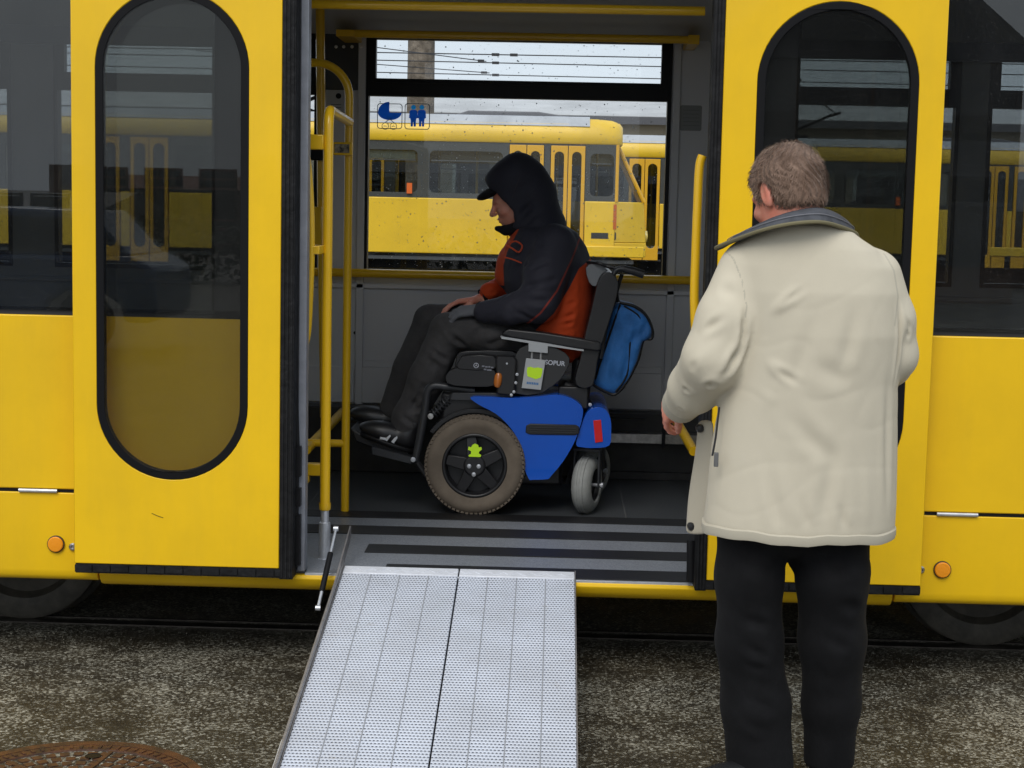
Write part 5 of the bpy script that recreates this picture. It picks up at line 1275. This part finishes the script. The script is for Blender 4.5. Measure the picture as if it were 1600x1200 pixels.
# peaked cap under the hood
Fv = Field(S_(766, 303, cy)-A3((.12, .12, .09)), S_(766, 303, cy)+A3((.12, .12, .09)), .005)
rv = frame((-.86, 0, -.42)); cap = Fv.ell(S_(767, 301, cy), (.070, .064, .020), rv); cut2 = Fv.ell(S_(772, 318, cy), (.075, .08, .028), rv)
v, f = Fv.mesh(smax(cap, -cut2, .004)); soft('cap', v, f, m_black_cloth, man)
Fv = Field(S_(783, 358, cy)-A3((.07, .10, .06)), S_(783, 358, cy)+A3((.09, .10, .06)), .005)
dd = Fv.chain([S_(777, 357, 1.41), S_(790, 360, 1.40), S_(808, 356, 1.37)], [.012, .020, .026], k=.01); dd = smin(dd, Fv.chain([S_(777, 357, 1.47), S_(790, 360, 1.48), S_(808, 356, 1.51)], [.012, .02, .026], k=.01), .02)
v, f = Fv.mesh(dd); soft('collar_flap', v, f, m_black_cloth, man)
# trousers
Ft = Field((-.82, 1.15, .50), (.20, 1.75, 1.22), .0075)
n1_ = smin(Ft.chain([S_(862, 532, 1.38), S_(770, 518, 1.34), S_(700, 518, 1.33)], [.11, .085, .080], k=.03), Ft.chain([S_(700, 518, 1.33), S_(668, 590, 1.33), S_(640, 650, 1.33), S_(630, 680, 1.33)], [.076, .074, .064, .062], k=.03), .015)
n2_ = smin(Ft.chain([S_(862, 520, 1.54), S_(770, 505, 1.57), S_(672, 500, 1.58)], [.10, .08, .066], k=.03), Ft.chain([S_(672, 500, 1.58), S_(640, 575, 1.58), S_(614, 640, 1.58)], [.066, .066, .060], k=.03), .015)
d = smin(n1_, n2_, .02)
for c_, y_, ax_ in (((626, 690), 1.33, (-.4, 0, -.9)), ((609, 650), 1.58, (-.4, 0, -.9))):   # level hems
    n_ = A3(ax_); n_ /= np.linalg.norm(n_); h_ = ((Ft.P-S_(*c_, y_).astype(np.float32))@n_.astype(np.float32)); near = np.linalg.norm(Ft.P-S_(*c_, y_).astype(np.float32), axis=-1)-.16
    d = smax(d, np.minimum(h_, -near*1.0+0*h_) if False else np.where(near < 0, h_, -1), .004)
v, f = Ft.mesh(d)
T4 = lambda a, b, wd, dp, y=1.26: (at(*a, y), at(*b, y), wd, dp)
v = creased(v, f, [T4((720, 545), (690, 500), .010, .014), T4((735, 552), (705, 520), .010, .016), T4((715, 575), (672, 545), .009, .012), T4((680, 640), (640, 640), .009, .009), T4((660, 610), (640, 640), .008, .009), T4((722, 560), (690, 585), .012, .011), T4((700, 585), (668, 560), .012, .009), T4((690, 620), (655, 600), .012, .009), T4((770, 500), (740, 525), .014, .009), T4((668, 650), (640, 625), .012, .010), T4((655, 670), (628, 650), .010, .010), T4((800, 525), (760, 540), .014, .009), T4((640, 590), (680, 540), .010, .005), T4((690, 540), (640, 650), .010, .006)], .004, 28, 11)
soft('trousers', v, f, m_trou, man)
# shoes
def shoe(heel, toe, y, s_=1.0, stripes=True, par=man, sole_m=m_blk):
    h_, t_ = S_(*heel, y), S_(*toe, y); f_ = (t_-h_)/np.linalg.norm(t_-h_); rot = frame(f_); L = np.linalg.norm(t_-h_)
    Fs = Field(np.minimum(h_, t_)-.12, np.maximum(h_, t_)+.12, .005); W = lambda a: h_+rot@A3(a)
    d = Fs.ell(W((0, .045, .040)), (.038, .050, .042), rot); d = smin(d, Fs.ell(W((0, L-.075, .026)), (.047, .085, .030), rot), .035); d = smin(d, Fs.ell(W((0, .13, .045)), (.040, .08, .036), rot), .03)
    d = smin(d, Fs.cone(W((0, .05, .06)), W((0, .035, .11)), .040, .042), .02)
    d = smax(d, -(((Fs.P-W((0, 0, 0)).astype(np.float32))@rot.astype(np.float32))[..., 2]), .006)
    v, f = Fs.mesh(d); o = soft('shoe', v, f, mat('black_shoe_leather', (.016, .016, .018), .38, bump=(200, .2, .001)), par)
    q = (Fs.P-W((0, 0, 0)).astype(np.float32))@rot.astype(np.float32)
    e = np.maximum(np.abs(np.linalg.norm((q[..., :2]-A3((0, L*.5-.005)).astype(np.float32))/A3((.048, L*.5+.012)).astype(np.float32), axis=-1))-1, 0)*.05
    d3 = smax((np.linalg.norm((q[..., :2]-A3((0, L*.5-.005)).astype(np.float32))/A3((.050, L*.5+.010)).astype(np.float32), axis=-1)-1)*.05, np.abs(q[..., 2]+.001)-.011, .006)
    v, f = Fs.mesh(d3); soft('sole', v, f, sole_m, o)
    if stripes:
        mb = MB(); m_ws = mat('white_shoe_stripe', (.70, .72, .76), .4)
        rr_ = .0068
        for pts in ([(.047, .125, .012), (.043, .115, .035), (.030, .105, .062)], [(.047, .095, .012), (.042, .088, .034), (.030, .080, .060)], [(.046, .150, .014), (.045, .118, .018)], [(.028, L-.045, .044), (.040, L-.075, .038)]):
            mb.tube([W((-a if rot[1, 0] > 0 else a, b, c)) for a, b, c in pts], rr_, 6)
            mb.tube([W((-a if rot[1, 0] <= 0 else a, b, c)) for a, b, c in pts], rr_, 6)
        mb.each('shoe_stripe', m_ws, o)
    return o
shoe((648, 705), (562, 676), 1.31)
shoe((628, 676), (549, 655), 1.57)

# ------------------------------------------------------------------ the man standing outside
m_coat = cloth('cream_cotton', (.585, .53, .415), .86, bump=(420, .4, .0008), vary=(4, .05), sheen=.05, masks=(('seam', (.47, .43, .34), .0030),))
m_tr2 = cloth('black_trousers', (.0095, .0095, .0105), .85, bump=(300, .3, .001), vary=(8, .3))
my = -1.0
# rotation of the head: looking down and to his left
fwd = A3((-.50, .80, -.42)); rot = frame(fwd); hc = S_(1228, 301, -.99)
Fh, dh, Wh = head_field(hc, rot, .0035, 1.0)
dh = smin(dh, Fh.cone(Wh((0, -.03, -.06)), S_(1248, 372, -1.02), .060, .068), .03)
hd = Fh.mesh(dh)
Fb = Field((-.0, -1.4, 0), (1.25, -.35, 1.62), .014)
d = Fb.chain([S_(1250, 745, my), S_(1265, 600, my), S_(1262, 430, my)], [.12, .13, .13], k=.05)
d = smin(d, Fb.chain([S_(1255, 440, my), S_(1242, 345, -1.0)], [.08, .055]), .05)
d = smin(d, Fb.chain([S_(1168, 428, my), S_(1120, 560, -1.03), S_(1058, 628, -.78)], [.055, .045, .028], k=.02), .04)
d = smin(d, Fb.chain([S_(1360, 430, my), S_(1390, 555, -1.0), S_(1385, 582, -.72)], [.055, .045, .028], k=.02), .04)
for (a, b, c) in (((1200, 760), (1172, 1000), (1188, 1190)), ((1295, 760), (1300, 1000), (1294, 1180))):
    d = smin(d, Fb.chain([S_(*a, my), S_(*b, -.97), S_(*c, -.93)], [.08, .06, .04], k=.02), .03)
body = Fb.mesh(d)
wl = S_(1062, 618, -.76)
Fn = Field(wl-A3((.15, .12, .20)), wl+A3((.12, .16, .08)), .0035)
h1 = do_hand(Fn, wl, A3((-.42, .62, -.66)), A3((-.85, -.4, .3)), -1, curl=.55, L=.17)
wr = S_(1385, 582, -.68)
Fn = Field(wr-A3((.14, .10, .14)), wr+A3((.12, .22, .12)), .0045)
h2 = do_hand(Fn, wr, A3((-.35, .85, -.2)), A3((.8, .4, .4)), -1, curl=.4)
v, f = join([body, hd, h1, h2])
man2 = soft('person', v, f, m_skin1, relax=1)
tag(man2, 'brown haired man in cream coat and black trousers standing with his back turned', 'person')
# hair: a cap of volume plus short strands
Fh2 = Field(hc-.18, hc+.18, .0038); W = lambda p: hc+rot@A3(p); E = lambda p, r: Fh2.ell(W(p), A3(r), rot)
hr = E((0, -.016, .028), (.088, .108, .100)); hr = smin(hr, E((0, -.055, -.035), (.068, .058, .055)), .03)
q = (Fh2.P-hc.astype(np.float32))@rot.astype(np.float32)
lx, ly, lz = q[..., 0], q[..., 1], q[..., 2]
face = smax(ly-.052-.0*lz, -(lz-.085), .01); face = np.minimum(face*0+1, 1)
cutf = np.maximum(-(ly-.050-np.clip(lz-.03, 0, .1)*.55), 0)*0
front = (ly-(.042+.62*np.clip(lz, 0, .12)))                       # in front of this: no hair
nape = (-.072+.10*np.clip(np.abs(lx)-.03, 0, .05)+.55*np.clip(ly+.055, 0, .06))-lz    # below this: no hair
ear = -E((-.082, -.012, -.014), (.030, .024, .038)); ear2 = -E((.082, -.012, -.014), (.030, .024, .038))
hr = smax(smax(smax(smax(hr, front, .008), nape, .010), ear, .006), ear2, .006)
v, f = Fh2.mesh(hr)
nn = normals(v, f); lq = (v-hc)@rot; ang = np.arctan2(lq[:, 0], -lq[:, 1])
st = .0022*np.sin(ang*34+9*np.sin(lq[:, 2]*38)+3*vnoise(v.astype(np.float32), 45, 2))+.0030*vnoise(v.astype(np.float32), 75, 3)
v = v+nn*st[:, None]
m_hair = mat('grey_brown_hair', (.155, .092, .060), .5, vary=(22, .4, (.24, .155, .11)), bump=(260, .8, .003), sheen=.2, spec=.3)
hair = soft('hair', v, f, m_hair, man2, relax=1)
mb = MB(); fc = v[f].mean(1); fn = normals(v, f)[f[:, 0]]
sel = RNG.integers(0, len(fc), 15000)
crown = W((.01, -.055, .115))
for i in sel:
    p = fc[i]; n_ = fn[i]; l_ = rot.T@(p-hc)
    if l_[1] > .04 and l_[2] < .05: continue
    away = p-crown; away = away-n_*(away@n_); away /= max(np.linalg.norm(away), 1e-6)
    sw = RNG.normal(size=3)*.22+.35*np.array([math.sin(p[0]*60), math.sin(p[2]*70+2), math.cos(p[0]*50+p[2]*40)]); dr = away*1.0+sw; dr = dr-n_*(dr@n_); dr /= max(np.linalg.norm(dr), 1e-6)
    L_ = .012+.012*RNG.random(); s2 = np.cross(n_, dr)*(.0004+.0004*RNG.random())
    a = p-n_*.001; b = p+dr*L_*.5+n_*(.0015+.0015*RNG.random()); c = p+dr*L_+n_*(.0003+.0035*RNG.random()**3)
    mb.add([a-s2, a+s2, b+s2*.8, b-s2*.8, c], [(0, 1, 2, 3), (3, 2, 4)])
st_ = mb.build('strands', [m_hair], hair, sharp=180)

# coat
rows = [(338, 1204, 1306, .066, -1.03), (352, 1186, 1322, .088, -1.03), (368, 1166, 1342, .105, -1.02), (388, 1146, 1372, .125, -1.01), (415, 1136, 1395, .145, -1.0), (455, 1140, 1406, .160, -1.0), (520, 1147, 1408, .168, -1.0), (600, 1130, 1401, .175, -.99), (700, 1112, 1400, .182, -.98), (780, 1104, 1399, .185, -.98), (829, 1098, 1396, .185, -.98)]
Fj = Field((.20, -1.30, .66), (1.02, -.58, 1.58), .0062)
R2 = []
for y_, l_, r_, b_, yy in rows:
    p, q_ = at(l_, y_, yy), at(r_, y_, yy); R2.append(((p.z+q_.z)/2, (p.x+q_.x)/2, yy, (q_.x-p.x)/2, b_))
zr_ = min(r[0] for r in R2)
d = loft(Fj, R2, p=2.15)
inn = loft(Fj, [(z-.0001*0, x, y, a-.014, b-.014) for z, x, y, a, b in R2], p=2.15)
zz = Fj.P[..., 2]
hemz = zr_+.0
d = smax(d, -np.maximum(inn-.0, zz-(hemz+.16)), .004) if False else d
armL = smin(Fj.chain([S_(1172, 428, -1.0), S_(1140, 500, -1.03), S_(1117, 560, -1.04)], [.088, .088, .087], k=.02), Fj.chain([S_(1117, 560, -1.04), S_(1085, 605, -.92), S_(1067, 628, -.80)], [.086, .070, .056], k=.02), .015)
armR = smin(Fj.chain([S_(1362, 435, -1.0), S_(1384, 500, -1.0), S_(1392, 555, -.99)], [.080, .074, .070], k=.02), Fj.chain([S_(1392, 555, -.99), S_(1390, 570, -.86), S_(1386, 582, -.74)], [.070, .058, .050], k=.02), .015)
# the arm meets the body in a deep crease below the armpit
d = smin(d, armL, .016); d = smin(d, armR, .012)
# hollow skirt
cav = np.maximum(inn, zz-(hemz+.10)); lowcut = (hemz+.012)-zz
d = smax(smax(d, -np.where(zz < hemz+.10, inn, 1), .003), -zz+hemz+.008, .004)
# open front flap on his left side
fa, fb, fc_, fd = S_(1105, 640, -.86), S_(1090, 838, -.86), S_(1084, 665, -.82), S_(1075, 836, -.82)
flap_rot = frame(A3((.45, -.9, 0)))
v, f = Fj.mesh(d)
K = lambda a, b, wd, dp, y=-1.16: (at(*a, y), at(*b, y), wd, dp)
folds = [K((1262, 447), (1168, 512), .0075, .018), K((1215, 478), (1160, 530), .006, .009), K((1205, 452), (1172, 500), .007, .007), K((1168, 470), (1158, 560), .008, .014, -1.12), K((1180, 505), (1130, 590), .009, .013, -1.12), K((1255, 604), (1158, 545), .008, .014), K((1225, 618), (1156, 558), .006, .008), K((1160, 590), (1210, 640), .010, .005),
         K((1158, 525), (1100, 615), .008, .012, -1.10), K((1150, 515), (1082, 575), .008, .009, -1.10), K((1146, 490), (1090, 520), .010, .006, -1.11), K((1130, 590), (1062, 612), .007, .008, -1.02), K((1120, 610), (1060, 640), .006, .007, -.95), K((1155, 470), (1110, 430), .014, .005, -1.1),
         K((1408, 455), (1400, 600), .006, .012, -1.08), K((1395, 470), (1425, 520), .006, .007, -1.06), K((1402, 500), (1428, 535), .005, .006, -1.06), K((1360, 455), (1385, 540), .008, .006), K((1340, 470), (1315, 580), .018, .005), K((1385, 560), (1392, 800), .012, .006, -1.1), K((1118, 620), (1108, 740), .008, .007, -1.08),
         K((1150, 650), (1140, 790), .016, .005), K((1225, 640), (1300, 720), .020, .005), K((1310, 660), (1285, 815), .018, .005), K((1195, 700), (1218, 825), .016, .005), K((1345, 700), (1352, 828), .014, .005), K((1255, 560), (1330, 600), .022, .004), K((1280, 470), (1240, 600), .020, .004), K((1170, 780), (1160, 826), .010, .004), K((1250, 770), (1262, 826), .010, .004), K((1310, 780), (1320, 826), .010, .004),
         K((1137, 392), (1150, 425), .003, .004, -1.1), K((1150, 425), (1160, 480), .003, .004, -1.12), K((1395, 405), (1408, 470), .003, .004, -1.1)]
v = creased(v, f, folds, .0014, 15, 21)
def seam(v):
    L_ = ([(1134, 386), (1150, 405), (1162, 440), (1168, 480), (1162, 520)], [(1392, 398), (1405, 425), (1410, 465), (1402, 510)])
    o = np.full(len(v), 1.0)
    for l_ in L_:
        P_ = np.array([xz(a, b, -1.13) for a, b in l_])
        for i in range(len(P_)-1):
            a, b = P_[i], P_[i+1]; e_ = b-a; t = np.clip(((v[:, 0]-a[0])*e_[0]+(v[:, 2]-a[1])*e_[1])/(e_@e_), 0, 1); o = np.minimum(o, np.hypot(v[:, 0]-a[0]-e_[0]*t, v[:, 2]-a[1]-e_[1]*t))
    o = np.where(v[:, 1] < -.99, o, 1)
    return o
coat = soft('coat', v, f, m_coat, man2, {'seam': seam}, relax=1)
m_coat2 = cloth('cream_cotton_facing', (.40, .36, .28), .82, bump=(420, .3, .0008))
# front flap: a folded double sheet hanging open
mb = MB(); n = 14; L_, Rr, L2, R3 = [], [], [], []
for i in range(n+1):
    t = i/n; y_ = 655+(836-655)*t
    a = at(1118-4*t+2*math.sin(5*t), y_, -.90); b = at(1093-22*t+1.5*math.sin(7*t), y_, -.82+.02*math.sin(4*t)); L_.append(a); Rr.append(b)
vs = L_+Rr; fs = [(i, i+1, n+1+i+1, n+1+i) for i in range(n)]
mb.add(vs, fs); fl_ = mb.build('front_flap', m_coat2, coat); so_ = fl_.modifiers.new('thickness', 'SOLIDIFY'); so_.thickness = .012; sb = fl_.modifiers.new('s', 'SUBSURF'); sb.levels = sb.render_levels = 2
m_snap = mat('dark_snap', (.03, .03, .033), .35, metal=.4)
for px, py in ((1093, 669), (1080, 822)):
    MB().lathe([(.0001, -.016), (.008, -.015), (.0115, -.010), (.0115, .006)][::-1], at(px, py, -.852), (0, 1, 0), 18).build('snap_button', m_snap, fl_)
zp = [(1124, 636), (1121, 660), (1118, 685), (1113, 712)]
MB().tube(spline([at(a, b, -1.075) for a, b in zp], 4), .003, 6).build('pocket_zip', m_snap, coat)
z0 = at(1119, 718, -1.09); MB().obox(z0, (.006, 0, 0), (0, .004, 0), (0, 0, .019)).build('zip_pull', mat('grey_pull', (.12, .12, .12), .5), coat, bevel=.002)
# hem and cuffs as stitched bands
zh = np.array([[p.x, p.y, p.z] for p in ()]) if False else None
r_ = sorted(R2)[0]; pts = []
for k in range(72):
    a = 2*math.pi*k/72; c_, s_ = math.cos(a), math.sin(a); p_ = 2.15
    pts.append((r_[1]+(r_[3]+.001)*math.copysign(abs(c_)**(2/p_), c_), r_[2]+(r_[4]+.001)*math.copysign(abs(s_)**(2/p_), s_)))
mb = MB(); n = len(pts); vs = []; prof = [(-.004, .004), (.000, .004), (.0025, .012), (.0022, .028), (-.004, .034), (-.010, .012)]
for (o_, zz_) in prof:
    for (x, y) in pts:
        dx, dy_ = x-r_[1], y-r_[2]; L0 = math.hypot(dx, dy_); zw_ = .003*math.sin(math.atan2(dy_, dx)*5+1)+.0015*math.sin(math.atan2(dy_, dx)*13)
        vs.append((x+dx/L0*o_, y+dy_/L0*o_, hemz+zz_+zw_-.008))
k_ = len(prof); fs = [(i*n+j, i*n+(j+1) % n, ((i+1) % k_)*n+(j+1) % n, ((i+1) % k_)*n+j) for i in range(k_) for j in range(n)]
mb.add(vs, fs); mb.build('hem', m_coat, coat)
MB().tube([at(1071, 623, -.83), at(1063, 633, -.775)], [.0585, .054], 28).build('cuff', m_coat, coat, bevel=.004)
# turned-down collar
inn_ = [(1168, 372, -.84), (1172, 360, -.90), (1188, 350, -.985), (1212, 338, -1.055), (1245, 328, -1.085), (1280, 324, -1.078), (1308, 333, -1.03), (1322, 346, -.96), (1320, 356, -.88)]
outr = [(1120, 388, -.88), (1121, 386, -.98), (1150, 374, -1.075), (1190, 360, -1.145), (1235, 350, -1.175), (1280, 347, -1.165), (1312, 354, -1.11), (1336, 364, -1.02), (1340, 370, -.90)]
I_ = spline([at(*p) for p in inn_], 5); O_ = spline([at(*p) for p in outr], 5); n = len(I_); vs = []; m_rows = 6
for r in range(m_rows+1):
    t = r/m_rows
    for i in range(n): q_ = I_[i].lerp(O_[i], t); vs.append(q_+Vector((0, -.010*math.sin(math.pi*t), .008*math.sin(math.pi*min(1, t*1.15)))))
fs = [(r*n+i, r*n+i+1, (r+1)*n+i+1, (r+1)*n+i) for r in range(m_rows) for i in range(n-1)]
m_cord = cloth('grey_corduroy', (.080, .083, .094), .9, bump=(260, .5, .002), vary=(25, .3))
# corduroy ribs run along the collar
col_ = MB().add(vs, fs).build('collar', m_cord, coat, sharp=180); so_ = col_.modifiers.new('thickness', 'SOLIDIFY'); so_.thickness = .007
e_ = [vs[m_rows*n+i] for i in range(n)]
MB().tube(e_, .0055, 8).build('collar_edge', cloth('olive_edging', (.17, .15, .085), .8), col_)
ln = [vs[(m_rows-2)*n+i]+Vector((0, -.002, .003)) for i in range(n)]; MB().tube(ln, .0012, 5).build('stitching', cloth('pale_stitch', (.20, .20, .22), .8), col_)
# stand of the collar inside
st2 = []; 
for t in (0, 1):
    for i in range(n): st2.append(I_[i]+Vector((0, .004, -.05*t)))
MB().add(st2, [(i, i+1, n+i+1, n+i) for i in range(n-1)]).build('collar_stand', m_cord, col_, sharp=180)

# trousers
Ft = Field((.33, -1.22, .02), (.98, -.74, .85), .0078)
d = Ft.chain([S_(1178, 790, my), S_(1172, 900, -.99), S_(1171, 1000, -.97), S_(1180, 1100, -.96), S_(1189, 1205, -.95)], [.098, .088, .087, .092, .092], k=.03)
e = Ft.chain([S_(1302, 790, my), S_(1300, 900, -.99), S_(1300, 1000, -.96), S_(1299, 1100, -.93), S_(1295, 1200, -.91)], [.100, .094, .088, .078, .070], k=.03)
d = smin(d, e, .014); d = smin(d, Ft.cone(S_(1240, 866, -.99), S_(1237, 893, -.99), .022, .003), .012); d = smin(d, Ft.cone(S_(1190, 800, my), S_(1290, 800, my), .12, .12), .03)
d = smax(d, Ft.P[..., 2]*-1+.035, .004)
v, f = Ft.mesh(d)
Q = lambda a, b, wd, dp, y=-1.07: (at(*a, y), at(*b, y), wd, dp)
v = creased(v, f, [Q((1150, 1000), (1215, 1040), .012, .010), Q((1145, 1035), (1222, 1055), .012, .010), Q((1140, 960), (1212, 985), .014, .008), Q((1150, 1080), (1225, 1120), .014, .010), Q((1140, 1120), (1200, 1150), .014, .008), Q((1270, 990), (1340, 1020), .014, .009), Q((1258, 1020), (1320, 1060), .014, .010), Q((1262, 1080), (1330, 1070), .014, .009), Q((1262, 1130), (1320, 1150), .012, .009), Q((1280, 900), (1340, 880), .016, .007), Q((1300, 930), (1350, 960), .016, .007), Q((1260, 860), (1240, 900), .01, .006), Q((1150, 870), (1210, 900), .016, .006), Q((1175, 900), (1165, 1190), .007, .003)], .003, 26, 31)
soft('trousers', v, f, m_tr2, man2)
# shoes: real feet on the ground, left one turned out
def shoe_w(h_, t_, par):
    h_, t_ = A3(h_), A3(t_); f_ = (t_-h_)/np.linalg.norm(t_-h_); rt = frame(f_); L = np.linalg.norm(t_-h_); Fs = Field(np.minimum(h_, t_)-.1, np.maximum(h_, t_)+.14, .006); W = lambda a: h_+rt@A3(a)
    d = Fs.ell(W((0, .045, .040)), (.040, .052, .045), rt); d = smin(d, Fs.ell(W((0, L-.08, .024)), (.046, .088, .026), rt), .03); d = smin(d, Fs.ell(W((0, .12, .034)), (.040, .07, .032), rt), .025); d = smin(d, Fs.cone(W((0, .05, .05)), W((0, .05, .11)), .034, .038), .02)
    d = smax(d, .012-Fs.P[..., 2], .004); v, f = Fs.mesh(d); o = soft('shoe', v, f, mat('black_shoe', (.012, .012, .013), .45, spec=.3), par)
    q = (Fs.P-h_.astype(np.float32))@rt.astype(np.float32); d3 = smax((np.linalg.norm((q[..., :2]-A3((0, L*.5)).astype(np.float32))/A3((.053, L*.5+.010)).astype(np.float32), axis=-1)-1)*.05, np.abs(Fs.P[..., 2]-.011)-.0105, .004)
    v, f = Fs.mesh(d3); soft('sole', v, f, m_blk, o)
p = S_(1189, 1200, -.95); shoe_w((p[0]+.05, -.985, 0), (p[0]-.175, -1.02, 0), man2)
p = S_(1295, 1200, -.91); shoe_w((p[0]+.0, -.94, .0), (p[0]+.02, -.66, .0), man2)
